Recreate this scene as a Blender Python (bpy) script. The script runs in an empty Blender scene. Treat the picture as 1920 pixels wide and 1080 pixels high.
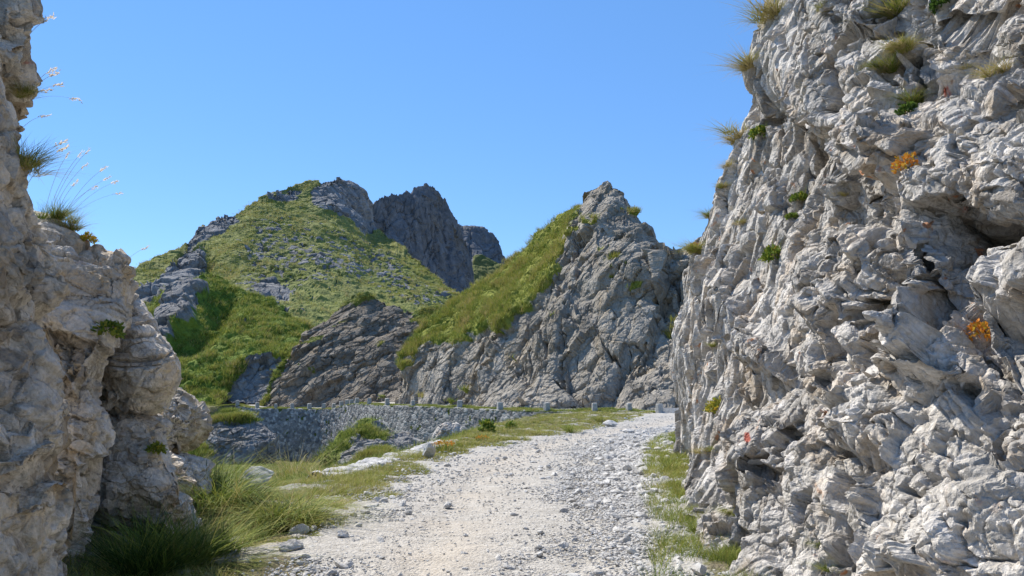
import bpy, math, random
import numpy as np
from concurrent.futures import ThreadPoolExecutor
from mathutils import Vector, Matrix

# ------------------------------------------------------------------ camera, sky, sun, exposure
scene = bpy.context.scene
F_PX = 1500.0                                   # focal length in pixels of the 1920 px wide picture
PITCH = math.atan(195.0 / F_PX)                 # camera looks slightly upwards
CAM = np.array((0.0, 0.0, 1.6))
cam_data = bpy.data.cameras.new('camera')
cam_data.sensor_width = 36.0
cam_data.lens = 36.0 * F_PX / 1920.0
cam_data.clip_start = 0.05
cam_data.clip_end = 5000.0
cam = bpy.data.objects.new('camera', cam_data)
cam.location = CAM
cam.rotation_euler = (math.pi / 2 + PITCH, 0.0, 0.0)
scene.collection.objects.link(cam)
scene.camera = cam

SUN_AZ = math.radians(-44.0)                    # clockwise from +Y
SUN_EL = math.radians(48.0)
SUN_DIR = Vector((math.sin(SUN_AZ) * math.cos(SUN_EL), math.cos(SUN_AZ) * math.cos(SUN_EL), math.sin(SUN_EL)))
world = bpy.data.worlds.new('World')
scene.world = world
world.use_nodes = True
wn = world.node_tree.nodes
wl = world.node_tree.links
bg = wn['Background']
sky = wn.new('ShaderNodeTexSky')
sky.sky_type = 'NISHITA'
sky.sun_disc = False
sky.sun_elevation = SUN_EL
sky.sun_rotation = SUN_AZ
sky.altitude = 1900.0
sky.air_density = 1.15
sky.dust_density = 0.0
sky.ozone_density = 3.0
hs = wn.new('ShaderNodeHueSaturation')
hs.inputs['Hue'].default_value = 0.498
hs.inputs['Saturation'].default_value = 1.15
hs.inputs['Value'].default_value = 1.0
wl.new(sky.outputs['Color'], hs.inputs['Color'])
even = wn.new('ShaderNodeMix')
even.data_type = 'RGBA'
even.inputs[0].default_value = 0.45
even.inputs[7].default_value = (.78, 1.95, 4.75, 1)          # deep mountain blue evens out the horizon
wl.new(hs.outputs['Color'], even.inputs[6])
wl.new(even.outputs[2], bg.inputs['Color'])
bg.inputs['Strength'].default_value = 0.115
sun_data = bpy.data.lights.new('sun', 'SUN')
sun_data.energy = 4.5
sun_data.angle = math.radians(0.53)
sun_data.color = (1.0, 0.938, 0.838)
sun = bpy.data.objects.new('sun', sun_data)
sun.rotation_euler = SUN_DIR.to_track_quat('Z', 'Y').to_euler()
sun.location = (-40, 30, 60)
scene.collection.objects.link(sun)
scene.view_settings.view_transform = 'Standard'
scene.view_settings.look = 'None'
scene.view_settings.exposure = 0.78
scene.view_settings.gamma = 1.0
scene.cycles.max_bounces = 6
scene.cycles.diffuse_bounces = 4
scene.cycles.transmission_bounces = 4
scene.cycles.caustics_reflective = False
scene.cycles.caustics_refractive = False

# ------------------------------------------------------------------ numeric helpers
COL = scene.collection
RNG = np.random.default_rng(7)
f32 = np.float32
_T = np.random.default_rng(11).random((4096, 6)).astype(f32)
_G = np.random.default_rng(12).normal(size=(4096, 3)).astype(f32)
_G /= np.linalg.norm(_G, axis=1, keepdims=True)
POOL = ThreadPoolExecutor(4)

def _hash(ix, iy, iz, seed):
    h = (ix * np.int32(73856093)) ^ (iy * np.int32(19349663)) ^ (iz * np.int32(83492791)) ^ np.int32((seed * 7919) & 0x7fffffff)
    h ^= (h >> 13)
    h = h * np.int32(1540483477)
    h ^= (h >> 15)
    return h & 4095

def _chunked(fn, P, nout):
    P = np.ascontiguousarray(P, dtype=f32).reshape(-1, 3)
    n = len(P)
    step = 16000
    parts = [P[i:i + step] for i in range(0, n, step)]
    with np.errstate(over='ignore'):
        res = list(POOL.map(fn, parts))
    if nout == 1:
        return np.concatenate(res)
    return [np.concatenate([r[k] for r in res]) for k in range(nout)]

def perlin(P, seed=0):
    def fn(p):
        with np.errstate(over='ignore'):
            i = np.floor(p).astype(np.int32)
            f = p - i
            u = f * f * f * (f * (f * 6 - 15) + 10)
            out = np.zeros(len(p), f32)
            for a in (0, 1):
                for b in (0, 1):
                    for c in (0, 1):
                        g = _G[_hash(i[:, 0] + a, i[:, 1] + b, i[:, 2] + c, seed)]
                        d = g[:, 0] * (f[:, 0] - a) + g[:, 1] * (f[:, 1] - b) + g[:, 2] * (f[:, 2] - c)
                        w = (u[:, 0] if a else 1 - u[:, 0]) * (u[:, 1] if b else 1 - u[:, 1]) * (u[:, 2] if c else 1 - u[:, 2])
                        out += w * d
            return out * 1.5
    return _chunked(fn, P, 1)

def fbm(P, octaves=4, seed=0, gain=0.5, ridged=False):
    P = np.asarray(P, f32).reshape(-1, 3)
    out = np.zeros(len(P), f32)
    a = 1.0
    s = 1.0
    for o in range(octaves):
        n = perlin(P * s + o * 17.3, seed + o)
        out += a * ((1 - 2 * np.abs(n)) if ridged else n)
        a *= gain
        s *= 2.03
    return out

def voronoi(P, seed=0):
    """F1, F2, two random numbers, random tilt dot offset."""
    def fn(p):
        with np.errstate(over='ignore'):
            i = np.floor(p).astype(np.int32)
            f = p - i
            n = len(p)
            f1 = np.full(n, 9.0, f32)
            f2 = np.full(n, 9.0, f32)
            best = np.zeros(n, np.int32)
            vx = np.zeros(n, f32); vy = np.zeros(n, f32); vz = np.zeros(n, f32)
            for a in (-1, 0, 1):
                for b in (-1, 0, 1):
                    for c in (-1, 0, 1):
                        k = _hash(i[:, 0] + a, i[:, 1] + b, i[:, 2] + c, seed)
                        t = _T[k]
                        dx = f[:, 0] - a - t[:, 0]
                        dy = f[:, 1] - b - t[:, 1]
                        dz = f[:, 2] - c - t[:, 2]
                        d = dx * dx + dy * dy + dz * dz
                        m = d < f1
                        f2 = np.where(m, f1, np.minimum(f2, d))
                        f1 = np.where(m, d, f1)
                        best = np.where(m, k, best)
                        vx = np.where(m, dx, vx); vy = np.where(m, dy, vy); vz = np.where(m, dz, vz)
            t = _T[best]
            tilt = (t[:, 3] - .5) * vx + (t[:, 4] - .5) * vy + (t[:, 5] - .5) * vz
            return np.sqrt(f1), np.sqrt(f2), t[:, 3], t[:, 4], tilt * 2
    return _chunked(fn, P, 5)

def rotmat(rx, ry, rz):
    return np.array(Matrix.Rotation(math.radians(rz), 3, 'Z') @ Matrix.Rotation(math.radians(ry), 3, 'Y') @ Matrix.Rotation(math.radians(rx), 3, 'X'), dtype=f32)

def sstep(a, b, x):
    t = np.clip((x - a) / (b - a), 0, 1)
    return t * t * (3 - 2 * t)

def blocks(P, seed=0, k=0.32, tilt=1.0, spread=0.55, bias=(0, 0, 0)):
    """Upper envelope of one tilted, slightly domed facet per Voronoi cell: continuous block relief with creases."""
    def fn(p):
        with np.errstate(over='ignore'):
            i = np.floor(p).astype(np.int32)
            f = p - i
            n = len(p)
            h1 = np.full(n, -9.0, f32)
            h2 = np.full(n, -9.0, f32)
            best = np.zeros(n, f32)
            for a in (-1, 0, 1):
                for b in (-1, 0, 1):
                    for c in (-1, 0, 1):
                        t = _T[_hash(i[:, 0] + a, i[:, 1] + b, i[:, 2] + c, seed)]
                        dx = f[:, 0] - a - t[:, 0]
                        dy = f[:, 1] - b - t[:, 1]
                        dz = f[:, 2] - c - t[:, 2]
                        r = (t[:, 0] * 7.13 + t[:, 4] * 3.7) % 1.0
                        h = r * spread + tilt * ((t[:, 3] - .5 + bias[0]) * dx + (t[:, 4] - .5 + bias[1]) * dy + (t[:, 5] - .5 + bias[2]) * dz) * 2 - k * (dx * dx + dy * dy + dz * dz)
                        m = h > h1
                        h2 = np.where(m, h1, np.maximum(h2, h))
                        h1 = np.where(m, h, h1)
                        best = np.where(m, r, best)
            return h1, h1 - h2, best
    return _chunked(fn, P, 3)

H_MEAN = float(blocks(np.random.default_rng(3).random((20000, 3)) * 40, 77)[0].mean())

def respread_k(PK, amount=.7, sm=15):
    """respread for a grid whose points carry extra channels after xyz."""
    for axis in (0, 1):
        A = PK if axis == 0 else PK.transpose(1, 0, 2)
        n, m = A.shape[:2]
        dist = np.linalg.norm(A[:-1, :, :3] - CAM, axis=2) + .5
        seg = np.linalg.norm(np.diff(A[..., :3], axis=0), axis=2) / dist
        base = np.maximum(seg.mean(1, keepdims=True), 1e-6)
        w = seg * amount / base + (1 - amount)           # 1 = unchanged
        c = np.concatenate([np.zeros((1, m)), np.cumsum(w, 0)], 0)
        c = c / c[-1:] * (n - 1)
        ker = np.hanning(sm + 2)[1:-1]; ker /= ker.sum()
        cp = np.pad(c, ((0, 0), (sm // 2, sm // 2)), 'edge')
        c = sum(ker[q] * cp[:, q:q + m] for q in range(sm))
        out = np.empty_like(A)
        ar = np.arange(n)
        for j in range(m):
            src = np.interp(ar, c[:, j], ar)
            i0 = np.clip(src.astype(int), 0, n - 2)
            f = (src - i0)[:, None]
            out[:, j] = A[i0, j] * (1 - f) + A[i0 + 1, j] * f
        PK = out if axis == 0 else out.transpose(1, 0, 2)
    return PK

def grid_spacing(P):
    a = np.linalg.norm(np.gradient(P, axis=0), axis=-1)
    b = np.linalg.norm(np.gradient(P, axis=1), axis=-1)
    return np.maximum(a, b)

def blur_normals(N, it=2):
    for _ in range(it):
        M = N.copy()
        M[1:-1] += N[:-2] + N[2:]
        M[:, 1:-1] += N[:, :-2] + N[:, 2:]
        N = M / (np.linalg.norm(M, axis=-1, keepdims=True) + 1e-9)
    return N

def joints(P, n, spacing, amp, crack=0.0, width=.12, cw=.02, wav=.25, seed=0):
    """Long straight fracture planes: every slab between two planes is pushed in or out, with an open crack here and there."""
    P = np.asarray(P, f32).reshape(-1, 3)
    n = np.asarray(n, f32); n = n / np.linalg.norm(n)
    s_ = P @ n / spacing + wav * perlin(P / (spacing * 2.6), seed) + seed * .37
    # uneven slab widths
    i = np.floor(s_)
    f = s_ - i
    rnd = lambda q: _T[((q.astype(np.int64) * 7919 + seed * 131) & 4095), 2]
    j = rnd(i) * .5 + .25                                  # each slab is cut once more at an uneven place
    lo = f < j
    key = i * 2 + (~lo)
    a = rnd(key * 3 + 1)
    dlo = np.where(lo, f, f - j); dhi = np.where(lo, j - f, 1 - f)
    nxt = rnd((key + 1) * 3 + 1); prv = rnd((key - 1) * 3 + 1)
    w = width
    v = a + .5 * (nxt - a) * sstep(w, 0, dhi) + .5 * (prv - a) * sstep(w, 0, dlo)
    patch = .35 + .65 * sstep(-.35, .35, perlin(P / (spacing * 1.9) + 17.1, seed + 3))
    out = amp * (v - .5) * 2 * patch
    if crack:
        d = np.minimum(dlo, dhi) * spacing
        kk = np.where(dlo < dhi, key, key + 1)
        gate = sstep(-.05, .35, perlin(P / (spacing * 1.4) + (kk * 3.13 % 50)[:, None], seed + 7))
        out = out - crack * gate * np.exp(-(d / cw) ** 2)
    return out.astype(f32)

TONE = [None]
def rock_disp(P, levels, R, warp=0.25, warp_scale=1.0, seed=0, bias=None, spacing=None, dome=.32):
    """Fractured limestone: tilted blocks of several sizes with cracks where they meet.
    levels: (size xyz in bedding frame, amplitude, crack width, crack depth)"""
    P = np.asarray(P, f32).reshape(-1, 3)
    q = P @ R                                                  # into the bedding frame
    w = np.stack([perlin(q / (warp_scale * 1.5) + 31.7 * k, seed + 50 + k) for k in range(3)], 1)
    q = q + w * (warp * .7 * warp_scale)
    out = np.zeros(len(P), f32)
    tone = np.zeros(len(P), f32)
    for k, (size, amp, cw, cd) in enumerate(levels):
        b = np.zeros(3) if bias is None else (np.asarray(bias) @ R)
        h, e, r = blocks(q / np.array(size, f32), seed + 5 * k, k=dome, bias=b)
        att = 1.0
        if spacing is not None:                    # no detail finer than the faces can carry
            att = np.clip(min(size) / (2.2 * spacing.ravel()), 0, 1) ** 2
            amp, cd = amp * att, cd * att
        out += amp * (h - h.mean())
        if k < 3: tone += (r - .5) * (.6, .5, .35)[k]
        if np.any(cd):
            lev = np.clip(1 - e / cw, 0, 1)
            out -= cd * lev * lev * (r > .3) * (.4 + r)
            tone -= lev * .25 * (k < 2)
    TONE[0] = tone + .5
    return out

def cell_ids(P, seed=0):
    def fn(p):
        with np.errstate(over='ignore'):
            i = np.floor(p).astype(np.int32)
            f = p - i
            n = len(p)
            f1 = np.full(n, 9.0, f32)
            f2 = np.full(n, 9.0, f32)
            best = np.zeros(n, np.int64)
            for a in (-1, 0, 1):
                for b in (-1, 0, 1):
                    for c in (-1, 0, 1):
                        t = _T[_hash(i[:, 0] + a, i[:, 1] + b, i[:, 2] + c, seed)]
                        d = (f[:, 0] - a - t[:, 0]) ** 2 + (f[:, 1] - b - t[:, 1]) ** 2 + (f[:, 2] - c - t[:, 2]) ** 2
                        m = d < f1
                        f2 = np.where(m, f1, np.minimum(f2, d))
                        f1 = np.where(m, d, f1)
                        key = ((i[:, 0] + a + 4096).astype(np.int64) << 28) + ((i[:, 1] + b + 4096).astype(np.int64) << 14) + (i[:, 2] + c + 4096)
                        best = np.where(m, key, best)
            return np.sqrt(f2) - np.sqrt(f1), best
    return _chunked(fn, P, 2)

def planarise(V, N, size, R, strength, seed=0, tilt=0.0, push=0.0, weight=None, groove=0.0, gw=.05):
    """Break a surface into flat faces: inside every cell the points are drawn on to one plane, as in fractured rock."""
    shp = V.shape
    V = np.asarray(V, float).reshape(-1, 3); N = np.asarray(N, float).reshape(-1, 3)
    q = (V @ R) / np.array(size)
    q = q + .10 * np.stack([perlin(q * .7 + 7.7 * k, seed + k) for k in range(3)], 1)
    edge, ids = cell_ids(q, seed)
    u, inv = np.unique(ids, return_inverse=True)
    cnt = np.bincount(inv).astype(float)
    C = np.stack([np.bincount(inv, V[:, k]) for k in range(3)], 1) / cnt[:, None]
    M = np.stack([np.bincount(inv, N[:, k]) for k in range(3)], 1)
    r = np.random.default_rng(seed + 5)
    M /= np.linalg.norm(M, axis=1, keepdims=True) + 1e-9
    M = M + tilt * r.normal(size=M.shape)
    M /= np.linalg.norm(M, axis=1, keepdims=True) + 1e-9
    off = push * r.normal(size=len(u))
    h = ((V - C[inv]) * M[inv]).sum(1)
    lim = .45 * max(size)
    mv = np.clip(-strength * h + off[inv], -lim, lim)
    if groove:
        gate = .25 + .75 * sstep(-.25, .3, perlin(q * .9 + 3.3, seed + 9))
        lv = np.clip(1 - edge / gw, 0, 1)
        mv = mv - groove * gate * lv * (2 - lv) * (.5 + r.random(len(u)))[inv]
    ag = np.clip((N * M[inv]).sum(1) * 1.6, 0, 1)          # leave points that face another way
    mv = mv * ag
    if weight is not None: mv = mv * weight.ravel()
    return (V + M[inv] * mv[:, None]).reshape(shp)

def relax(V, F, it=2, lam=.5):
    a = np.concatenate([F[:, 0], F[:, 1], F[:, 2], F[:, 3]]); b = np.concatenate([F[:, 1], F[:, 2], F[:, 3], F[:, 0]])
    n = len(V)
    cnt = np.bincount(a, minlength=n) + np.bincount(b, minlength=n) + 1e-9
    for _ in range(it):
        M = np.stack([(np.bincount(a, V[b, k], n) + np.bincount(b, V[a, k], n)) / cnt for k in range(3)], 1)
        V = V * (1 - lam) + M * lam
    return V

def project(P):
    d = np.asarray(P, float) - CAM
    c, s = math.cos(PITCH), math.sin(PITCH)
    fw = d[..., 1] * c + d[..., 2] * s
    up = -d[..., 1] * s + d[..., 2] * c
    fw = np.where(np.abs(fw) < 1e-6, 1e-6, fw)
    return 960 + F_PX * d[..., 0] / fw, 540 - F_PX * up / fw

def unproject(x, y, Y):
    """World point on the ray through picture point (x, y) at world depth Y."""
    x = np.asarray(x, float); y = np.asarray(y, float); Y = np.asarray(Y, float)
    a = (x - 960) / F_PX
    b = (540 - y) / F_PX
    c, s = math.cos(PITCH), math.sin(PITCH)
    ry = c - b * s
    rz = s + b * c
    k = Y / ry
    return np.stack([a * k, ry * k, CAM[2] + rz * k], -1)

def poly_sd(x, y, poly):
    """Signed distance (positive inside) to a polygon."""
    poly = np.asarray(poly, float)
    x = np.asarray(x, float); y = np.asarray(y, float)
    d = np.full(x.shape, 1e18)
    ins = np.zeros(x.shape, bool)
    n = len(poly)
    for i in range(n):
        ax, ay = poly[i]; bx, by = poly[(i + 1) % n]
        ex, ey = bx - ax, by - ay
        t = np.clip(((x - ax) * ex + (y - ay) * ey) / (ex * ex + ey * ey + 1e-9), 0, 1)
        d = np.minimum(d, (x - ax - t * ex) ** 2 + (y - ay - t * ey) ** 2)
        cnd = ((ay > y) != (by > y)) & (x < (bx - ax) * (y - ay) / (by - ay + 1e-12) + ax)
        ins ^= cnd
    d = np.sqrt(d)
    return np.where(ins, d, -d)

def grid_normals(P):
    du = np.gradient(P, axis=1)
    dv = np.gradient(P, axis=0)
    n = np.cross(du, dv)
    n /= (np.linalg.norm(n, axis=-1, keepdims=True) + 1e-9)
    return n

def smooth_rows(A, it=1):
    for _ in range(it):
        B = A.copy()
        B[1:-1] = (A[:-2] + 2 * A[1:-1] + A[2:]) / 4
        A = B
    return A

def tri_mesh(name, V, F, mat, attrs=None, smooth=False, link=True, kind=None, origin=None):
    V = np.asarray(V, f32)
    F = np.asarray(F, np.int32)
    k = F.shape[1]
    if origin is None:
        origin = np.array((V[:, 0].mean(), V[:, 1].mean(), V[:, 2].min()), f32)
    V = V - np.asarray(origin, f32)
    me = bpy.data.meshes.new(name)
    me.vertices.add(len(V))
    me.vertices.foreach_set('co', V.ravel())
    me.loops.add(F.size)
    me.loops.foreach_set('vertex_index', F.ravel())
    me.polygons.add(len(F))
    me.polygons.foreach_set('loop_start', np.arange(0, F.size, k, dtype=np.int32))
    me.polygons.foreach_set('use_smooth', np.full(len(F), bool(smooth)))
    for an, av in (attrs or {}).items():
        a = me.attributes.new(an, 'FLOAT', 'POINT')
        a.data.foreach_set('value', np.asarray(av, f32).ravel())
    me.materials.append(mat)
    me.update(calc_edges=True)
    me.validate(verbose=False)
    if not link:
        return me
    ob = bpy.data.objects.new(name, me)
    ob.location = [float(v) for v in origin]
    COL.objects.link(ob)
    return ob

def grid_faces(ny, nx, wrap=False, flip=False):
    j = np.arange(ny - 1)[:, None]
    i = np.arange(nx if wrap else nx - 1)[None, :]
    i2 = (i + 1) % nx
    a = j * nx + i; b = j * nx + i2; c = (j + 1) * nx + i2; d = (j + 1) * nx + i
    q = np.stack([a, b, c, d] if not flip else [a, d, c, b], -1).reshape(-1, 4)
    return q

def tag(o, label=None, cat=None, group=None, kind=None):
    if label: o['label'] = label
    if cat: o['category'] = cat
    if group: o['group'] = group
    if kind: o['kind'] = kind
    return o

# ------------------------------------------------------------------ materials
class NT:
    def __init__(self, name):
        self.m = bpy.data.materials.new(name)
        self.m.use_nodes = True
        self.t = self.m.node_tree
        self.t.nodes.clear()
    def n(self, typ, **kw):
        nd = self.t.nodes.new(typ)
        for k, v in kw.items():
            if k.startswith('i_'):
                key = k[2:].replace('_', ' ')
                nd.inputs[key].default_value = v
            else:
                setattr(nd, k, v)
        return nd
    def l(self, a, b):
        self.t.links.new(a, b)
    def noise(self, vec, scale, detail=6, rough=0.55, dist=0.0):
        nd = self.n('ShaderNodeTexNoise')
        nd.inputs['Scale'].default_value = scale
        nd.inputs['Detail'].default_value = detail
        nd.inputs['Roughness'].default_value = rough
        nd.inputs['Distortion'].default_value = dist
        if vec is not None: self.l(vec, nd.inputs['Vector'])
        return nd.outputs['Fac']
    def voro(self, vec, scale, feature='F1', out='Distance'):
        nd = self.n('ShaderNodeTexVoronoi')
        nd.feature = feature
        nd.inputs['Scale'].default_value = scale
        if vec is not None: self.l(vec, nd.inputs['Vector'])
        return nd.outputs[out]
    def ramp(self, fac, stops):
        nd = self.n('ShaderNodeValToRGB')
        el = nd.color_ramp.elements
        while len(el) > len(stops): el.remove(el[-1])
        while len(el) < len(stops): el.new(0.5)
        for e, (p, c) in zip(el, stops):
            e.position = p
            e.color = (c, c, c, 1) if not isinstance(c, tuple) else (*c, 1)
        self.l(fac, nd.inputs['Fac'])
        return nd.outputs['Color']
    def mix(self, fac, a, b, mode='MIX'):
        nd = self.n('ShaderNodeMix', data_type='RGBA', blend_type=mode)
        for s, v in ((nd.inputs[0], fac), (nd.inputs[6], a), (nd.inputs[7], b)):
            if isinstance(v, (int, float)): s.default_value = v
            elif isinstance(v, tuple): s.default_value = (*v, 1)
            else: self.l(v, s)
        return nd.outputs[2]
    def math(self, op, a, b=None, clamp=False):
        nd = self.n('ShaderNodeMath', operation=op, use_clamp=clamp)
        for s, v in zip(nd.inputs, (a, b)):
            if v is None: continue
            if isinstance(v, (int, float)): s.default_value = v
            else: self.l(v, s)
        return nd.outputs[0]
    def attr(self, name):
        return self.n('ShaderNodeAttribute', attribute_name=name).outputs['Fac']
    def pos(self):
        return self.n('ShaderNodeNewGeometry').outputs['Position']
    def obj(self):
        return self.n('ShaderNodeTexCoord').outputs['Object']
    def mapping(self, vec, scale=(1, 1, 1), rot=(0, 0, 0)):
        nd = self.n('ShaderNodeMapping')
        nd.inputs['Scale'].default_value = scale
        nd.inputs['Rotation'].default_value = rot
        self.l(vec, nd.inputs['Vector'])
        return nd.outputs['Vector']
    def bump(self, h, dist, strength=1.0, normal=None):
        nd = self.n('ShaderNodeBump')
        nd.inputs['Distance'].default_value = dist
        nd.inputs['Strength'].default_value = strength
        self.l(h, nd.inputs['Height'])
        if normal is not None: self.l(normal, nd.inputs['Normal'])
        return nd.outputs['Normal']
    def out(self, color, normal=None, rough=0.9, spec=0.2, translucent=None):
        b = self.n('ShaderNodeBsdfPrincipled')
        if isinstance(color, tuple): b.inputs['Base Color'].default_value = (*color, 1)
        else: self.l(color, b.inputs['Base Color'])
        b.inputs['Roughness'].default_value = rough
        b.inputs['Specular IOR Level'].default_value = spec
        if normal is not None: self.l(normal, b.inputs['Normal'])
        o = self.n('ShaderNodeOutputMaterial')
        sh = b.outputs[0]
        if translucent:
            t = self.n('ShaderNodeBsdfTranslucent')
            self.l(color, t.inputs['Color'])
            m = self.n('ShaderNodeMixShader')
            m.inputs[0].default_value = translucent
            self.l(sh, m.inputs[1]); self.l(t.outputs[0], m.inputs[2])
            sh = m.outputs[0]
        self.l(sh, o.inputs['Surface'])
        return self.m

def rock_material(name, dark, mid, light, warm, warm_amt, unit, grass=True, lichen=0.0,
                  grass_cols=((0.05, 0.075, 0.018), (0.12, 0.15, 0.03), (0.17, 0.16, 0.05)), bedding=None, paint=False, tone=False):
    """unit = metres of the medium colour patches"""
    t = NT(name)
    p = t.pos()
    u = 1.0 / unit
    big = t.noise(p, u * 0.35, 5, 0.6, 0.4)
    med = t.noise(p, u * 1.6, 8, 0.65, 0.6)
    fine = t.noise(p, u * 14, 6, 0.7)
    base = t.ramp(med, [(0.28, dark), (0.47, mid), (0.68, light)])
    wn_ = t.noise(p, u * 0.8, 7, 0.62, 1.0)
    wm = t.ramp(wn_, [(0.50, 0.0), (0.66, warm_amt)])
    c = t.mix(wm, base, warm)
    # mottled weathering film, darker and lighter
    c = t.mix(0.55, c, t.ramp(fine, [(0.3, 0.55), (0.5, 0.95), (0.7, 1.25)]), 'MULTIPLY')
    c = t.mix(0.75, c, t.ramp(big, [(0.3, 0.60), (0.7, 1.25)]), 'MULTIPLY')
    if tone:
        c = t.mix(1.0, c, t.ramp(t.attr('tone'), [(0.1, (.66, .63, .60)), (0.5, (.98, .98, .98)), (0.9, (1.25, 1.25, 1.27))]), 'MULTIPLY')
    if bedding:
        bv = t.mapping(p, (bedding[0], bedding[0], bedding[1]), bedding[2])
        bn = t.noise(bv, 1.0, 6, 0.65, 0.3)
        c = t.mix(0.5, c, t.ramp(bn, [(0.32, 0.5), (0.5, 1.0), (0.68, 1.25)]), 'MULTIPLY')
    if lichen:
        ln = t.noise(p, u * 3.2, 3, 0.5, 0.5)
        lv = t.noise(p, u * 0.6, 2, 0.5)
        lm = t.math('MULTIPLY', t.ramp(ln, [(0.66, 0.0), (0.70, 1.0)]), t.ramp(lv, [(0.5, 0.0), (0.62, lichen)]))
        c = t.mix(lm, c, (0.42, 0.16, 0.05))
        kn = t.noise(p, u * 7, 4, 0.6, 0.4)
        c = t.mix(t.ramp(kn, [(0.63, 0.0), (0.72, 0.55)]), c, (0.10, 0.10, 0.095))
    if paint:
        c = t.mix(t.attr('paint'), c, (0.40, 0.12, 0.085))
    if grass:
        gn = t.noise(p, u * 2.2, 7, 0.7)
        gc = t.ramp(gn, [(0.33, grass_cols[0]), (0.52, grass_cols[1]), (0.72, grass_cols[2])])
        g2 = t.noise(p, u * 0.25, 4, 0.6)
        gc = t.mix(t.ramp(g2, [(0.42, 0.0), (0.68, 0.6)]), gc, grass_cols[2])
        gf = t.math('ADD', t.attr('grass'), t.math('MULTIPLY', t.math('SUBTRACT', fine, 0.5), 0.7))
        gm = t.ramp(gf, [(0.42, 0.0), (0.56, 1.0)])
        c = t.mix(gm, c, gc)
    hf = t.noise(p, u * 9, 9, 0.72, 0.3)
    cr = t.voro(t.mapping(p, (u * 3.0, u * 3.0, u * 3.0)), 1.0, 'DISTANCE_TO_EDGE')
    crk = t.ramp(cr, [(0.0, 0.0), (0.06, 1.0)])
    wv_ = t.n('ShaderNodeVectorMath', operation='ADD')
    t.l(p, wv_.inputs[0])
    nz = t.n('ShaderNodeTexNoise'); nz.inputs['Scale'].default_value = u * 4; t.l(p, nz.inputs['Vector'])
    sc_ = t.n('ShaderNodeVectorMath', operation='SCALE'); sc_.inputs['Scale'].default_value = unit * .12
    t.l(nz.outputs['Color'], sc_.inputs[0]); t.l(sc_.outputs[0], wv_.inputs[1])
    def facet(s_):
        nd = t.n('ShaderNodeTexVoronoi', distance='CHEBYCHEV'); nd.inputs['Scale'].default_value = s_
        t.l(wv_.outputs[0], nd.inputs['Vector'])
        return nd.outputs['Distance']
    fc = t.math('ADD', t.math('MULTIPLY', facet(u * 5.5), -.9), t.math('MULTIPLY', facet(u * 15), -.4))
    h = t.math('ADD', t.math('ADD', t.math('MULTIPLY', hf, .7), fc), t.math('MULTIPLY', crk, 0.12))
    nrm = t.bump(h, unit * 0.09, 0.75)
    return t.out(c, nrm, 0.92, 0.12)

LIME = rock_material('grey_limestone', (0.25, 0.236, 0.215), (0.435, 0.41, 0.37), (0.57, 0.54, 0.495), (0.45, 0.34, 0.22), 0.55, 0.55, lichen=0.8, paint=True, tone=True)
LIME_WARM = rock_material('warm_limestone', (0.32, 0.29, 0.25), (0.53, 0.475, 0.395), (0.64, 0.585, 0.50), (0.50, 0.38, 0.23), 0.75, 0.5, lichen=0.5, paint=True, tone=True)
PINNACLE = rock_material('pinnacle_rock', (0.16, 0.146, 0.125), (0.295, 0.266, 0.222), (0.405, 0.367, 0.308), (0.28, 0.215, 0.135), 0.6, 2.4,
                         grass_cols=((0.09, 0.12, 0.02), (0.20, 0.23, 0.036), (0.30, 0.27, 0.06)))
BROWN = rock_material('brown_bedded_rock', (0.115, 0.098, 0.08), (0.205, 0.175, 0.138), (0.31, 0.275, 0.225), (0.25, 0.18, 0.11), 0.7, 2.2,
                      bedding=(0.25, 1.6, (math.radians(0), math.radians(32), 0)))
HILL = rock_material('green_hill', (0.11, 0.11, 0.11), (0.20, 0.195, 0.19), (0.30, 0.29, 0.275), (0.24, 0.20, 0.14), 0.4, 3.5,
                     grass_cols=((0.055, 0.085, 0.016), (0.14, 0.20, 0.028), (0.23, 0.26, 0.045)))
MOUNT = rock_material('mountain_side', (0.12, 0.125, 0.13), (0.19, 0.195, 0.20), (0.29, 0.29, 0.29), (0.24, 0.21, 0.17), 0.3, 7.0,
                      grass_cols=((0.10, 0.125, 0.036), (0.19, 0.21, 0.055), (0.25, 0.235, 0.09)))
PEAK = rock_material('far_peak_rock', (0.085, 0.09, 0.10), (0.135, 0.14, 0.15), (0.20, 0.20, 0.21), (0.17, 0.15, 0.13), 0.35, 9.0,
                     grass_cols=((0.05, 0.07, 0.025), (0.10, 0.12, 0.035), (0.15, 0.14, 0.05)))
OUTCROP = rock_material('mossy_outcrop', (0.11, 0.11, 0.11), (0.22, 0.215, 0.205), (0.35, 0.34, 0.32), (0.28, 0.22, 0.14), 0.5, 1.2,
                        grass_cols=((0.04, 0.065, 0.012), (0.10, 0.14, 0.02), (0.20, 0.20, 0.045)))

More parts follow.
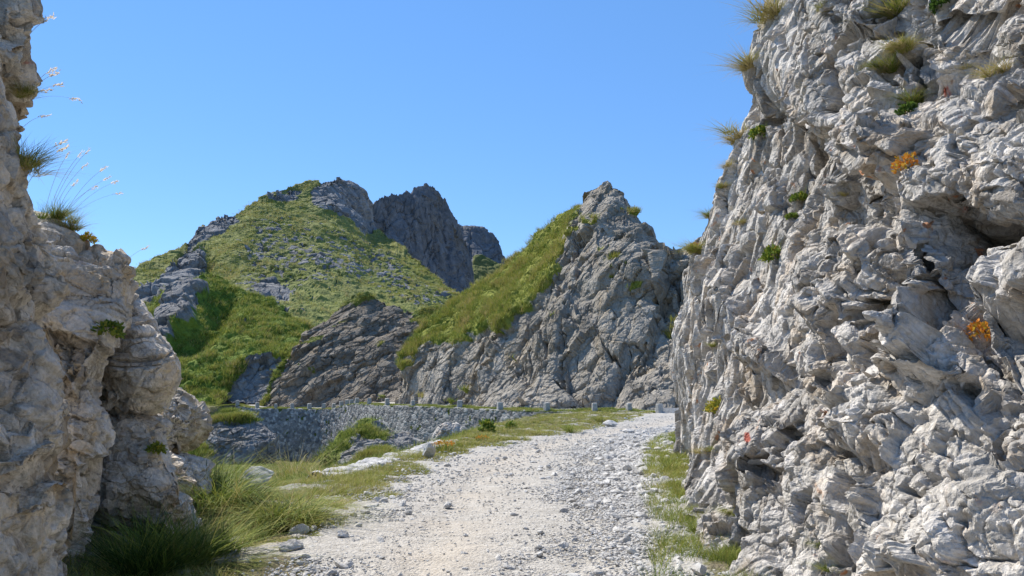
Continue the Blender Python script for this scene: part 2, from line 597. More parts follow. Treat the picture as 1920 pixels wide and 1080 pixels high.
# ------------------------------------------------------------------ generic terrain builders
def px_patch(rows, xs, nv, back=None, smooth=6, jag=0.0, jag_seed=3):
    """rows: control lines from bottom to top, each [(x_px, y_px, depth)...]; nv: subdivisions between lines."""
    L = []
    for r in rows:
        r = np.asarray(r, float)
        L.append(np.stack([xs, np.interp(xs, r[:, 0], r[:, 1]), np.interp(xs, r[:, 0], r[:, 2])], -1))
    if jag:
        q = np.stack([xs / 9.0, 0 * xs, 0 * xs], 1)
        L[-1][:, 1] += jag * (fbm(q, 4, jag_seed, gain=.6) - .25 * np.abs(fbm(q * 2.1, 3, jag_seed + 4)))
    G = []
    for k in range(len(L) - 1):
        t = np.linspace(0, 1, nv[k], endpoint=False)[:, None, None]
        G.append(L[k][None] * (1 - t) + L[k + 1][None] * t)
    G.append(L[-1][None])
    G = np.concatenate(G, 0)
    D = G[:, :, 2].copy()
    for _ in range(smooth):
        D = smooth_rows(D)
    G[:, :, 2] = D
    P = unproject(G[..., 0], G[..., 1], G[..., 2])
    if back:
        top = P[-1]
        rowsb = []
        for (dy, dz) in back:
            q = top.copy()
            q[:, 0] *= (top[:, 1] + dy) / top[:, 1]
            q[:, 1] += dy
            q[:, 2] = np.maximum(q[:, 2] + dz, -12)
            rowsb.append(q)
        # interpolate the back slope finely near the crest
        full = [top] + rowsb
        Bk = []
        for a, b in zip(full[:-1], full[1:]):
            for t in np.linspace(0, 1, 10)[1:]:
                Bk.append(a * (1 - t) + b * t)
        P = np.concatenate([P, np.stack(Bk)], 0)
    return P

def finish_patch(name, P, N, disp, mat, attrs, smooth=False, flip=False, facets=(), R=None, fw=1.0):
    Q = P + N * disp[..., None]
    for k, (size, st, tl, pu, gr) in enumerate(facets):
        M = grid_normals(Q)
        if (M * N).sum() < 0: M = -M
        Q = planarise(Q, blur_normals(M, 4), size, R, st, 700 + k * 7, tl, pu, (1 - attrs['grass']) * fw, gr, .10)
    ny, nx = P.shape[:2]
    ob = tri_mesh(name, Q.reshape(-1, 3), grid_faces(ny, nx, flip=flip), mat, {k: v.ravel() for k, v in attrs.items()}, smooth)
    return ob, Q

def tussocks(P, size, seed, stretch=(1.0, 1.0, 1.6)):
    q = P.reshape(-1, 3) / size
    w = np.stack([perlin(q * .7 + 9.1 * k, seed + k) for k in range(3)], 1) * .5
    f1, f2, r1, r2, tl = voronoi((q + w) * np.array(stretch, f32), seed + 9)
    return (np.clip(1 - f1, 0, 1) ** 0.7 * (0.5 + r1)).reshape(P.shape[:2]) - .45

HITS = {}

# ------------------------------------------------------------------ far peaks
def build_far_peaks():
    xs = np.linspace(860, 1010, 150)
    top = [(860, 425, 900), (870, 430, 900), (882, 428, 900), (896, 428, 900), (908, 431, 900), (916, 435, 900), (926, 440, 900), (935, 446, 900), (940, 455, 900),
           (944, 460, 900), (946, 472, 900), (950, 488, 900), (954, 492, 900), (975, 505, 900), (1010, 520, 900)]
    mid = [(860, 470, 860), (890, 470, 860), (920, 485, 860), (945, 497, 860), (1010, 530, 860)]
    base = [(860, 640, 700), (1010, 640, 700)]
    P = px_patch([base, mid, top], xs, [70, 45], back=[(40, -10), (150, -150)], jag=3.5, jag_seed=8)
    N = grid_normals(P)
    px, py = project(P)
    g = sstep(-3, 4, poly_sd(px, py, [(880, 640), (886, 475), (905, 474), (925, 484), (942, 492), (1010, 515), (1010, 640)]) + 3 * fbm(P / 12, 3, 3).reshape(px.shape))
    d = rock_disp(P, [((45, 45, 70), 8, 0.1, 2), ((15, 15, 24), 4.5, 0.1, 1)], rotmat(10, 20, 0), seed=3).reshape(px.shape)
    d = d * (1 - .85 * g) + g * 3 * tussocks(P, 9, 4)
    ob, Q = finish_patch('mountain', P, N, d, PEAK, {'grass': g}, facets=[((20, 20, 36), .5, .10, .9, 3.0), ((8, 8, 13), .5, .14, .35, 1.1)], R=rotmat(-8, 14, 20), fw=.2 + .8 * sstep(0, 40, py - np.interp(px, [r_[0] for r_ in top], [r_[1] for r_ in top])))
    tag(ob, 'small distant blue-grey rock shoulder low on the skyline behind the jagged peak', 'mountain', kind='structure')

    xs = np.linspace(640, 905, 300)
    top = [(640, 420, 560), (680, 388, 580), (700, 378, 590), (722, 369, 601), (745, 363, 612), (763, 361, 621), (768, 363, 622), (782, 353, 629), (800, 346, 638), (810, 349, 648), (816, 353, 655),
           (824, 364, 665), (830, 374, 672), (836, 372, 680), (842, 386, 688), (850, 402, 697), (858, 416, 706), (866, 428, 714), (871, 447, 720), (878, 458, 726), (884, 480, 732), (892, 520, 738), (905, 560, 745)]
    base = [(640, 640, 520), (860, 640, 620), (905, 640, 650)]
    mid = [(640, 520, 540), (760, 470, 595), (820, 470, 635), (866, 490, 680), (905, 580, 710)]
    P = px_patch([base, mid, top], xs, [90, 110], back=[(20, -6), (100, -120)], jag=6.5)
    N = grid_normals(P)
    px, py = project(P)
    d = rock_disp(P, [((70, 70, 160), 6.5, 0.06, 4.5), ((24, 24, 46), 5.5, 0.09, 2), ((9, 9, 16), 3.84, 0.1, 0.6)], rotmat(-8, 14, 20), warp=.12, warp_scale=20, seed=9).reshape(px.shape) + (joints(P, (.85, .4, .2), 26, 4.5, 4, .12, 1.2, wav=.3, seed=91) + joints(P, (.7, .2, -.5), 13, 2.2, 2, .12, .8, wav=.3, seed=93) + joints(P, (.1, .2, 1), 30, 2.5, 1.5, .12, 1., wav=.3, seed=95)).reshape(px.shape)
    d = d * (.25 + .75 * sstep(0, 32, py - np.interp(px, [r_[0] for r_ in top], [r_[1] for r_ in top])))
    g = sstep(0.55, 0.8, N[..., 2] + .25 * fbm(P / 14, 3, 5).reshape(px.shape)) * .5 * sstep(420, 380, py)
    ob, Q = finish_patch('mountain', P, N, d, PEAK, {'grass': g}, facets=[((20, 20, 36), .5, .10, .9, 3.0), ((8, 8, 13), .5, .14, .35, 1.1)], R=rotmat(-8, 14, 20), fw=.2 + .8 * sstep(0, 40, py - np.interp(px, [r_[0] for r_ in top], [r_[1] for r_ in top])))
    tag(ob, 'jagged dark grey rock peak with twin summits behind the grassy mountain', 'mountain', kind='structure')

# ------------------------------------------------------------------ main grassy mountain
def build_main_mountain():
    xs = np.linspace(225, 900, 720)
    top = [(225, 545, 290), (245, 521, 300), (262, 505, 305), (300, 481, 318), (345, 463, 335), (356, 445, 345), (364, 430, 350), (380, 422, 355), (400, 416, 362), (430, 405, 372), (441, 402, 376), (455, 392, 382),
           (470, 381, 390), (510, 362, 410), (545, 350, 428), (580, 343, 440), (602, 340, 446), (618, 333, 450), (634, 328, 452), (646, 334, 460), (656, 346, 468), (668, 358, 476), (676, 372, 482), (681, 388, 486), (687, 412, 486),
           (700, 427, 474), (745, 455, 435), (790, 491, 400), (830, 527, 380), (866, 556, 362), (900, 580, 350)]
    m2 = [(225, 600, 250), (340, 520, 285), (440, 460, 325), (600, 400, 400), (640, 412, 405), (700, 470, 395), (790, 520, 368), (866, 570, 345), (900, 590, 335)]
    m1 = [(225, 640, 225), (440, 560, 255), (600, 520, 300), (700, 545, 310), (866, 600, 310), (900, 600, 310)]
    base = [(225, 720, 190), (440, 690, 195), (640, 690, 205), (900, 690, 220)]
    P = px_patch([base, m1, m2, top], xs, [70, 150, 130], back=[(12, -5), (50, -35), (150, -150)], smooth=40, jag=2.5, jag_seed=12)
    N = grid_normals(P)
    px, py = project(P)
    sh = px.shape
    rough = fbm(P / 30, 4, 21).reshape(sh)
    det = fbm(P / 9, 4, 25).reshape(sh)
    jit = 7 * det + 5 * rough
    rk = np.full(sh, -60.0)
    polys = [
        [(575, 372), (598, 350), (620, 325), (652, 325), (690, 385), (700, 430), (690, 445), (655, 412), (620, 400), (590, 385)],
        [(300, 520), (345, 470), (385, 452), (388, 478), (380, 510), (350, 540), (310, 566), (250, 570), (235, 548), (290, 540)],
        [(352, 470), (350, 440), (362, 424), (440, 400), (445, 420), (425, 432), (395, 440), (372, 452)],
        [(505, 372), (545, 352), (565, 358), (560, 372), (530, 380)],
        [(470, 538), (515, 515), (545, 540), (540, 565), (505, 560)],
    ]
    for pl in polys:
        rk = np.maximum(rk, poly_sd(px, py, pl))
    rock = sstep(-4, 5, rk + jit)
    # loose scree breaking through the turf
    scree_zone = np.clip(sstep(-40, 30, poly_sd(px, py, [(455, 470), (490, 428), (560, 440), (660, 440), (760, 480), (850, 560), (800, 570), (640, 520), (560, 540), (520, 600), (450, 560)])), 0, 1)
    f1, f2, r1, r2, tl = [a.reshape(sh) for a in voronoi(P / np.array((2.2, 3.6, 2.2)), 33)]
    scree = sstep(.34, .54, scree_zone * .42 + .35 * det + .25 * rough + .25 * (r1 - .5))
    slope_rock = sstep(.1, .5, rough * .8 + .6 * det - .15) * .35
    stones = np.clip(np.maximum(scree, slope_rock), 0, 1) * (r2 > .35) * sstep(.62, .35, f1)
    n3 = fbm(P / np.array((2.6, 5.0, 2.6)), 4, 37).reshape(sh)
    thin = sstep(.02, .45, n3 + .75 * (scree_zone - .84) + .25 * rough) * .9
    g = np.clip(1 - np.maximum(np.maximum(rock, stones * .95), thin), 0, 1)
    R = rotmat(12, -25, 30)
    dr = rock_disp(P, [((26, 26, 44), 3.0, 0.075, 1.75), ((9, 9, 15), 2.0, 0.09, 0.7), ((4, 4, 6), 1.1, 0.1, 0.2)], R, warp=.12, warp_scale=12, seed=14).reshape(sh) + (joints(P, (.8, .4, .3), 9, 1.8, 1.6, .12, .5, wav=.3, seed=81) + joints(P, (-.3, .2, .9), 12, 1.5, 1.0, .12, .5, wav=.3, seed=83)).reshape(sh)
    dg = 2.2 * rough + .8 * det + .6 * tussocks(P, 3.0, 41, (1, 1, 1.7)) + .5 * tussocks(P, 9, 47, (.8, .8, 1.6))
    # gullies running straight down the slope
    d = dr * rock * 1.2 + dg * (1 - rock) + stones * .45
    # left crag's cast shadow put into the shape: slope dented to darken there
    cleft = sstep(-4, 14, 10 * det + poly_sd(px, py, [(388, 468), (398, 462), (408, 520), (400, 560), (330, 580), (330, 562), (370, 530)]))
    d -= cleft * 4.5 * (.6 + .5 * det)
    d += sstep(-2, 10, poly_sd(px, py, polys[1])) * 4
    d += sstep(-2, 10, poly_sd(px, py, polys[0])) * 2
    ob, Q = finish_patch('mountain', P, N, d, MOUNT, {'grass': g}, facets=[((16, 16, 22), .55, .10, .6, 2.2), ((5, 5, 7), .6, .16, .2, .7)], R=R)
    tag(ob, 'broad green mountain with grey crag summit and scree streaked grass slope', 'mountain', kind='structure')
    return Q, g

# ------------------------------------------------------------------ nearer green hill on the left
def build_green_hill():
    xs = np.linspace(200, 640, 520)
    top = [(200, 640, 150), (250, 610, 155), (285, 578, 160), (310, 548, 165), (340, 531, 168), (375, 521, 170), (410, 523, 171), (440, 536, 170), (480, 551, 168), (530, 577, 164), (575, 607, 158), (590, 625, 155), (640, 660, 150)]
    m2 = [(200, 680, 140), (300, 640, 143), (380, 600, 147), (440, 600, 148), (530, 625, 146), (590, 660, 142), (640, 690, 138)]
    m1 = [(200, 730, 124), (410, 705, 127), (440, 690, 128), (470, 668, 129), (520, 664, 129), (560, 668, 128), (640, 700, 126)]
    base = [(200, 790, 112), (400, 768, 117), (415, 752, 122), (500, 750, 122), (640, 752, 120)]
    P = px_patch([base, m1, m2, top], xs, [90, 90, 90], back=[(8, -3), (40, -25), (120, -60)], smooth=16)
    N = grid_normals(P)
    px, py = project(P)
    sh = px.shape
    det = fbm(P / 3.5, 4, 61).reshape(sh)
    rough = fbm(P / 14, 3, 66).reshape(sh)
    jit = 7 * det + 6 * rough
    rk = np.full(sh, -60.0)
    for pl in [
        [(416, 725), (455, 690), (475, 668), (525, 668), (545, 690), (540, 760), (440, 760), (418, 745)],
        [(296, 600), (320, 560), (365, 540), (395, 552), (370, 580), (372, 610), (345, 625), (312, 655), (300, 640)],
    ]:
        rk = np.maximum(rk, poly_sd(px, py, pl))
    rock = sstep(-3, 5, rk + jit * .8)
    rock = np.maximum(rock, sstep(.55, .75, det * .8 + rough * .5) * .8 * (px < 480))
    g = 1 - rock
    R = rotmat(0, -30, 15)
    dr = rock_disp(P, [((9, 9, 14), 2.72, 0.07, 0.45), ((3, 3, 5), 1.28, 0.09, 0.2), ((1.3, 1.3, 2), 0.48, 0.1, 0.075)], R, warp=.3, warp_scale=5, seed=71).reshape(sh)
    dg = .9 * rough + .25 * det + 1.15 * tussocks(P, 2.7, 81, (.75, 1, 2.0)) + .35 * tussocks(P, 1.2, 86)
    d = dr * rock + dg * (1 - rock)
    # shadow put into the shape: hollow cut in, crag pushed out to shade it
    shade_rec = sstep(-12, 26, 8 * det + poly_sd(px, py, [(372, 612), (395, 560), (440, 545), (450, 575), (430, 620), (370, 665), (310, 690), (300, 655), (345, 630)]))
    d -= shade_rec * 3.4
    d += sstep(-2, 6, poly_sd(px, py, [(296, 600), (320, 560), (365, 540), (395, 552), (370, 580), (372, 610), (345, 625), (312, 655), (300, 640)])) * 4.2
    ob, Q = finish_patch('hill', P, N, d, HILL, {'grass': g}, facets=[((5, 5, 7), .55, .10, .15, .6), ((1.8, 1.8, 2.4), .6, .14, .05, .2)], R=R)
    tag(ob, 'bright green tussocky hill in front of the grassy mountain with grey bluff at its foot', 'hill', kind='structure')
    return Q, g

# ------------------------------------------------------------------ dark bedded knoll in the middle
def build_knoll():
    xs = np.linspace(478, 905, 532)
    top = [(478, 790, 116), (488, 770, 118), (494, 748, 120), (498, 732, 121), (506, 712, 122), (520, 692, 124), (545, 670, 127), (563, 645, 128), (578, 622, 130), (588, 612, 131), (605, 598, 132), (630, 576, 133), (648, 561, 134), (662, 553, 134),
           (685, 548, 132), (700, 551, 132), (715, 557, 132), (735, 566, 132), (752, 574, 132), (775, 580, 133), (800, 582, 134), (835, 578, 136), (858, 570, 138), (905, 560, 142)]
    m1 = [(478, 795, 115), (498, 745, 119), (545, 705, 121), (600, 660, 122), (660, 630, 123), (750, 640, 120), (800, 625, 125), (905, 600, 132)]
    base = [(478, 800, 114), (500, 775, 117), (735, 775, 106), (905, 775, 104)]
    P = px_patch([base, m1, top], xs, [110, 110], back=[(5, -2), (20, -12), (60, -40)], smooth=14)
    N = grid_normals(P)
    px, py = project(P)
    sh = px.shape
    det = fbm(P / 3.0, 4, 91).reshape(sh)
    rough = fbm(P / 9, 3, 96).reshape(sh)
    gs = np.full(sh, -60.0)
    for pl in [[(765, 612), (775, 575), (905, 555), (905, 640), (830, 620), (790, 608)], [(480, 760), (496, 722), (540, 668), (560, 650), (556, 668), (520, 708), (504, 745), (496, 770)],
               [(630, 580), (660, 548), (700, 545), (720, 556), (690, 560), (655, 572)]]:
        gs = np.maximum(gs, poly_sd(px, py, pl))
    g = sstep(-4, 4, gs - 2 + 8 * det + 4 * rough)
    g = np.maximum(g, sstep(.62, .8, det + .5 * rough) * .8)
    R = rotmat(0, -32, 0)
    d = rock_disp(P, [((13, 10, 3.6), 1.3, 0.08, 0.45), ((5, 4, 1.4), .8, 0.1, 0.225), ((1.8, 1.6, .7), 0.48, 0.1, 0.08)], R, warp=.12, warp_scale=4, seed=101).reshape(sh) * .8 + (joints(P, (-.5, -.2, .85), 2.6, .5, .3, .1, .1, wav=.25, seed=71) + joints(P, (-.52, -.1, .85), .9, .16, .12, .1, .06, wav=.25, seed=73) + joints(P, (.85, -.2, .4), 4.0, .4, .3, .1, .1, wav=.3, seed=75)).reshape(sh)
    d = d * (1 - .7 * g) + rough * 1.0 + g * .6 * tussocks(P, 1.4, 111)
    ob, Q = finish_patch('hill', P, N, d, BROWN, {'grass': g}, facets=[((5, 4, 2.2), .6, .08, .10, .45), ((1.6, 1.4, .8), .6, .12, .05, .16)], R=R)
    tag(ob, 'dark brown rock knoll with slanting strata between the green hill and the pinnacle', 'hill', kind='structure')
    return Q, g

# ------------------------------------------------------------------ tall rock pinnacle
def build_pinnacle():
    xs = np.linspace(726, 1420, 820)
    top = [(726, 800, 92), (733, 760, 93), (737, 728, 94), (742, 700, 95), (752, 680, 96), (766, 660, 98), (790, 634, 100), (805, 615, 101), (850, 581, 103), (900, 541, 104), (930, 515, 104), (960, 490, 104), (985, 472, 104), (1000, 460, 103),
           (1030, 428, 101), (1052, 409, 99), (1075, 396, 97), (1088, 388, 95), (1089, 370, 93), (1095, 354, 92), (1106, 351, 91), (1120, 352, 90), (1128, 347, 89), (1138, 345, 88), (1150, 351, 87), (1170, 356, 86), (1185, 371, 85), (1195, 386, 84), (1205, 402, 83),
           (1213, 421, 82), (1220, 444, 81), (1226, 469, 80), (1232, 491, 79), (1246, 491, 78), (1262, 480, 77), (1276, 486, 76), (1290, 470, 75), (1420, 440, 72)]
    bnd = [(726, 810, 91.5), (737, 735, 92), (752, 690, 92), (800, 645, 91), (850, 648, 87), (900, 618, 84), (950, 606, 81), (985, 575, 81), (1020, 540, 81), (1048, 510, 82), (1058, 470, 83), (1070, 420, 85), (1085, 395, 87), (1110, 400, 82),
           (1140, 420, 79), (1200, 450, 76), (1234, 510, 73), (1290, 520, 70), (1420, 520, 66)]
    m1 = [(726, 815, 91), (760, 730, 90), (850, 700, 83), (950, 670, 76), (1050, 640, 71.5), (1140, 600, 70), (1234, 600, 67), (1420, 600, 62)]
    base = [(726, 820, 90.5), (740, 780, 90), (860, 775, 78), (950, 778, 71), (1050, 780, 65), (1150, 782, 61), (1270, 785, 57), (1420, 790, 54)]
    P = px_patch([base, m1, bnd, top], xs, [110, 110, 110], back=[(4, -1.5), (15, -10), (40, -30)], smooth=14, jag=1.2, jag_seed=15)
    N = grid_normals(P)
    px, py = project(P)
    sh = px.shape
    det = fbm(P / 2.2, 4, 121).reshape(sh)
    rough = fbm(P / 8, 3, 126).reshape(sh)
    gp = [(728, 700), (745, 655), (800, 600), (900, 530), (1000, 450), (1050, 400), (1085, 380), (1092, 392), (1062, 430), (1052, 475), (1046, 505), (1020, 535), (985, 570), (950, 603), (905, 612), (855, 645), (800, 636), (765, 672), (744, 694)]
    gs = poly_sd(px, py, gp)
    gs = np.maximum(gs, poly_sd(px, py, [(1096, 414), (1114, 396), (1120, 402), (1104, 420)]) * .8)
    gs = np.maximum(gs, poly_sd(px, py, [(1236, 600), (1285, 586), (1285, 612), (1240, 618)]))
    g = sstep(-5, 5, gs + 9 * det + 4 * rough)
    g = np.maximum(g, sstep(.7, .85, det + .6 * rough) * .85)
    R = rotmat(6, 4, -30)
    d = rock_disp(P, [((6, 6, 12), 1.7, .05, .7), ((2.8, 2.6, 4.2), .55, .05, .2), ((1.1, 1.0, 1.4), .24, .06, .08), ((.5, .45, .6), .09, .09, .03)], R, warp=.12, warp_scale=4, seed=131, dome=.25).reshape(sh)
    d = d * .85 + joints(P, (.8, .55, .08), 7.5, .8, 1.6, .10, .40, wav=.3, seed=67).reshape(sh) + (joints(P, (.8, -.55, .06), 5.5, .55, .9, .1, .18, wav=.25, seed=61) + joints(P, (.15, .1, .97), 4.5, .12, .15, .1, .14, wav=.3, seed=63) + joints(P, (.9, -.35, -.08), 1.7, .16, .16, .1, .09, wav=.25, seed=65)).reshape(sh)
    tk = .45 * tussocks(P, 1.5, 141, (.8, 1, 1.5)) + .25 * tussocks(P, .7, 146)
    d = (d - .02) * (1 - .8 * g) * (.55 + .45 * sstep(352, 470, py)) + g * (tk + .25) + rough * .6
    # ledges and clefts of this face
    for pl, a in [([(1100, 470), (1190, 425), (1196, 440), (1110, 490)], -.9), ([(1075, 560), (1175, 520), (1180, 545), (1100, 575)], -.9), ([(972, 760), (978, 690), (990, 600), (998, 600), (990, 700), (982, 765)], -1.1),
                  ([(1110, 760), (1150, 690), (1165, 640), (1180, 650), (1160, 720), (1140, 765)], -1.0), ([(1000, 640), (1060, 560), (1110, 600), (1150, 700), (1100, 770), (1000, 770)], .9),
                  ([(1236, 600), (1285, 586), (1285, 616), (1240, 622)], -1.2)]:
        d += a * sstep(-2, 6, poly_sd(px, py, pl) + 5 * det)
    ob, Q = finish_patch('rock_pinnacle', P, N, d, PINNACLE, {'grass': g}, facets=[((4.0, 3.6, 8.0), .6, .08, .20, .8), ((1.7, 1.5, 2.6), .6, .10, .08, .28), ((.65, .6, .8), .45, .10, .02, .07)], R=R, fw=.15 + .85 * sstep(360, 440, py))
    tag(ob, 'tall pointed grey rock pinnacle with bright grass slope on its left shoulder', 'rock pinnacle', kind='structure')
    return Q, g

# ------------------------------------------------------------------ ground: road, verge, gully, far road
POSTS = [(445, 760, 112, 10), (481.6, 765.5, 110, 11), (516.6, 765.5, 108, 9), (547.7, 765.5, 106, 10), (580, 767, 104, 11), (606.7, 767, 102, 11), (625.3, 767, 100, 11), (640, 763.6, 98, 12),
         (651, 760, 96, 11), (659, 759, 94, 11), (668.5, 756.4, 92, 11), (692.4, 758, 87, 12.5), (726, 760, 81, 14), (774.4, 761, 75, 11), (861.6, 763.6, 68, 14), (937.3, 768.4, 63, 15), (1025.4, 770, 58, 16), (1115.5, 771.7, 54, 17), (1179.3, 770, 52, 15), (1236.3, 773, 50, 17)]
PW = np.array([unproject(a, b, c) for a, b, c, _ in POSTS])
def wall_line(x):
    return np.interp(x, PW[:, 0], PW[:, 1]), np.interp(x, PW[:, 0], PW[:, 2])
XL = np.array([(-1.75, 6), (-1.9, 8), (-2.1, 14), (-1.75, 20), (.6, 28), (3.9, 37), (6.6, 44), (8.6, 50), (9.5, 54)])     # left edge of the gravel (x, y)
XO = np.array([(-9, 6), (-6.5, 10), (-3.9, 14), (-2.9, 20), (-1.9, 28), (-1.4, 36), (-.6, 43), (2.4, 50), (5.4, 54), (7.5, 56)])   # outer edge of the verge
XR = np.array([(2.2, 4), (1.7, 7), (2.3, 10.5), (2.75, 14), (3.6, 19), (4.4, 24), (6.0, 30), (9, 36), (14, 42), (18, 50), (20, 60)])  # right edge
def curve_x(C, y):
    return np.interp(y, C[:, 1], C[:, 0])

def ground_z(x, y):
    x = np.asarray(x, float); y = np.asarray(y, float)
    xo = curve_x(XO, y)
    wy, wz = wall_line(x)
    slope = -0.075 * np.maximum(y - 9, 0)
    slope = np.maximum(slope, -6.9)
    dist = xo - x
    z_gully = slope * sstep(0, 5.5, dist) - .25 * sstep(-.3, 1.0, dist)
    # left bank near the rocks: slight rise towards the rock foot
    bank = .35 * sstep(1.2, 3.0, curve_x(XL, y) - x) * sstep(16, 9, y)
    far = y > wy + .8
    z = np.where(far & (y > 40), wz - .05, z_gully + bank)
    z = z + np.where(y > 40, .10 * sstep(.6, .9, y - wy) * sstep(2.6, 1.5, y - wy), 0) * (x < 8)
    tl_ = sstep(-37.5, -41.5, x) * (y > 60)
    z = z * (1 - tl_) + tl_ * (-6.9 + 6.6 * sstep(84, 113, y))
    z = np.where((y > 50) & (x > 9.2), .3, z)
    rise = .3 * sstep(36, 50, y)
    near_road = (x > xo - .3) & (y < 58)
    z = np.where(near_road & ~far, z + rise * sstep(-.3, 1, x - xo), z)
    return z

def build_ground():
    Ys = np.concatenate([np.geomspace(3.0, 130, 620), np.geomspace(134, 620, 40)])
    us = np.linspace(-1.15, 1.15, 900)
    U, Y = np.meshgrid(us, Ys)
    X = U * (Y + 1.5)
    Z = ground_z(X, Y)
    P = np.stack([X, Y, Z], -1)
    sh = X.shape
    n1 = fbm(P / 1.3, 4, 201).reshape(sh)
    n2 = fbm(P / .35, 3, 205).reshape(sh)
    n3 = fbm(P / 4.0, 3, 209).reshape(sh)
    xl = curve_x(XL, Y); xo = curve_x(XO, Y); xr = curve_x(XR, Y)
    wy, wz = wall_line(X)
    road = sstep(-.35, .35, X - xl + .5 * n1 + .25 * n2) * sstep(.35, -.25, X - xr + .45 * n1 + .2 * n2)
    far_road = (Y > wy + 2.4) & (Y > 45)
    road = np.where(far_road, 1.0, road)
    verge_bare = .55 * sstep(-.1, .5, n1 + .6 * n2)
    in_verge = (X < xl + .2) & (X > xo)
    grass = 1 - road
    grass = np.where(in_verge, np.clip(grass - verge_bare - .25 * sstep(15, 8, Y) * sstep(-1.6, 0, X - xl), 0, 1), grass)
    grass = np.where(X > xr - .3, np.clip(grass - verge_bare * .5, 0, 1), grass)
    # wheel ruts, camber and small lumps
    xc = (xl + xr) / 2
    half = np.maximum((xr - xl) / 2, .6)
    s = (X - xc) / half
    rut = -.035 * (np.exp(-((s + .45) / .16) ** 2) + np.exp(-((s - .42) / .16) ** 2)) * (Y < 45)
    Z2 = Z + road * (.03 * n1 + .012 * n2 + rut) + (1 - road) * (.08 * n1 + .03 * n2 + .10 * n3 * sstep(20, 40, Y))
    P[..., 2] = Z2
    dusty = np.clip(np.exp(-((s + .40) / .30) ** 2) * (.65 + .8 * n1), 0, 1) * road * (Y < 45)
    ob = tri_mesh('ground', P.reshape(-1, 3), grid_faces(*sh), GROUND, {'grass': grass, 'dusty': dusty}, smooth=False, origin=(0, 0, 0))
    tag(ob, 'white gravel mountain road curving right with grassy verges and gully beside it', 'ground', kind='structure')
    # ground under and behind the viewer, and out to the horizon
    V = []; Fq = []
    def quad(x0, y0, x1, y1, z):
        k = len(V)
        V.extend([(x0, y0, z), (x1, y0, z), (x1, y1, z), (x0, y1, z)]); Fq.append((k, k + 1, k + 2, k + 3))
    quad(-3000, -3000, 3000, 4500, -14)
    quad(-9, -12, 9, 3.3, -.07)
    o2 = tri_mesh('terrain', V, Fq, GROUND, {'grass': [1] * 4 + [0] * 4, 'dusty': [0] * 8}, origin=(0, 0, 0))
    tag(o2, kind='structure')
    return P, grass, road

def ground_material():
    t = NT('gravel_and_turf')
    p = t.pos()
    a = t.noise(p, 1.1, 8, .6, .4)
    b = t.noise(p, 9, 8, .7)
    c1 = t.ramp(b, [(.3, (.28, .26, .228)), (.5, (.415, .393, .355)), (.7, (.525, .502, .46))])
    c1 = t.mix(.5, c1, t.ramp(a, [(.3, .75), (.7, 1.15)]), 'MULTIPLY')
    dust = t.ramp(t.noise(p, 5, 8, .7), [(.3, (.39, .335, .265)), (.7, (.53, .465, .38))])
    c1 = t.mix(t.math('MULTIPLY', t.attr('dusty'), .55), c1, dust)
    g = t.noise(p, 3.0, 8, .7)
    gc = t.ramp(g, [(.3, (.05, .065, .016)), (.5, (.12, .13, .035)), (.68, (.22, .18, .075))])
    soil = t.ramp(b, [(.35, (.12, .095, .065)), (.65, (.28, .235, .175))])
    gc = t.mix(t.ramp(t.noise(p, 1.7, 6, .65), [(.45, 0.0), (.62, .8)]), gc, soil)
    gf = t.math('ADD', t.attr('grass'), t.math('MULTIPLY', t.math('SUBTRACT', b, .5), .9))
    c = t.mix(t.ramp(gf, [(.40, 0.0), (.6, 1.0)]), c1, gc)
    v = t.voro(p, 26, 'F1')
    v2 = t.voro(p, 60, 'F1')
    h = t.math('ADD', t.math('MULTIPLY', v, -.8), t.math('ADD', t.math('MULTIPLY', v2, -.4), t.math('MULTIPLY', b, .8)))
    return t.out(c, t.bump(h, .03, .8), .95, .1)
GROUND = ground_material()

def voxel_skin(P, back, voxel, keep):
    """Even, square faces over a folded sheet: close it with a back, remesh in voxels, drop the back again.
    Returns vertices, quads and vertex normals."""
    ny, nx = P.shape[:2]
    n = ny * nx
    V = np.concatenate([P.reshape(-1, 3), back.reshape(-1, 3)]).astype(f32)
    Fq = [grid_faces(ny, nx), grid_faces(ny, nx)[:, ::-1] + n]
    ring = np.concatenate([np.arange(nx - 1), np.arange(ny - 1) * nx + nx - 1, (ny - 1) * nx + np.arange(nx - 1, 0, -1), np.arange(ny - 1, 0, -1) * nx])
    r2 = np.roll(ring, -1)
    Fq.append(np.stack([r2, ring, ring + n, r2 + n], 1))
    F = np.concatenate(Fq)
    me = tri_mesh('skin', V, F, GROUND, None, False, link=False, origin=(0, 0, 0))
    ob = bpy.data.objects.new('skin', me)
    COL.objects.link(ob)
    md = ob.modifiers.new('r', 'REMESH')
    md.mode = 'VOXEL'; md.voxel_size = voxel; md.adaptivity = 0
    dg = bpy.context.evaluated_depsgraph_get()
    m2 = bpy.data.meshes.new_from_object(ob.evaluated_get(dg))
    nv = len(m2.vertices); nf = len(m2.polygons)
    V = np.empty(nv * 3, f32); m2.vertices.foreach_get('co', V); V = V.reshape(-1, 3)
    N = np.empty(nv * 3, f32); m2.vertex_normals.foreach_get('vector', N); N = N.reshape(-1, 3)
    tot = np.empty(nf, np.int32); m2.polygons.foreach_get('loop_total', tot)
    li = np.empty(len(m2.loops), np.int32); m2.loops.foreach_get('vertex_index', li)
    F = li.reshape(-1, 4) if (tot == 4).all() else None
    bpy.data.objects.remove(ob); bpy.data.meshes.remove(me); bpy.data.meshes.remove(m2)
    kv = keep(V)
    kf = kv[F].all(1)
    F = F[kf]
    used = np.unique(F)
    mp = np.full(nv, -1, np.int64); mp[used] = np.arange(len(used))
    return V[used], mp[F], N[used]

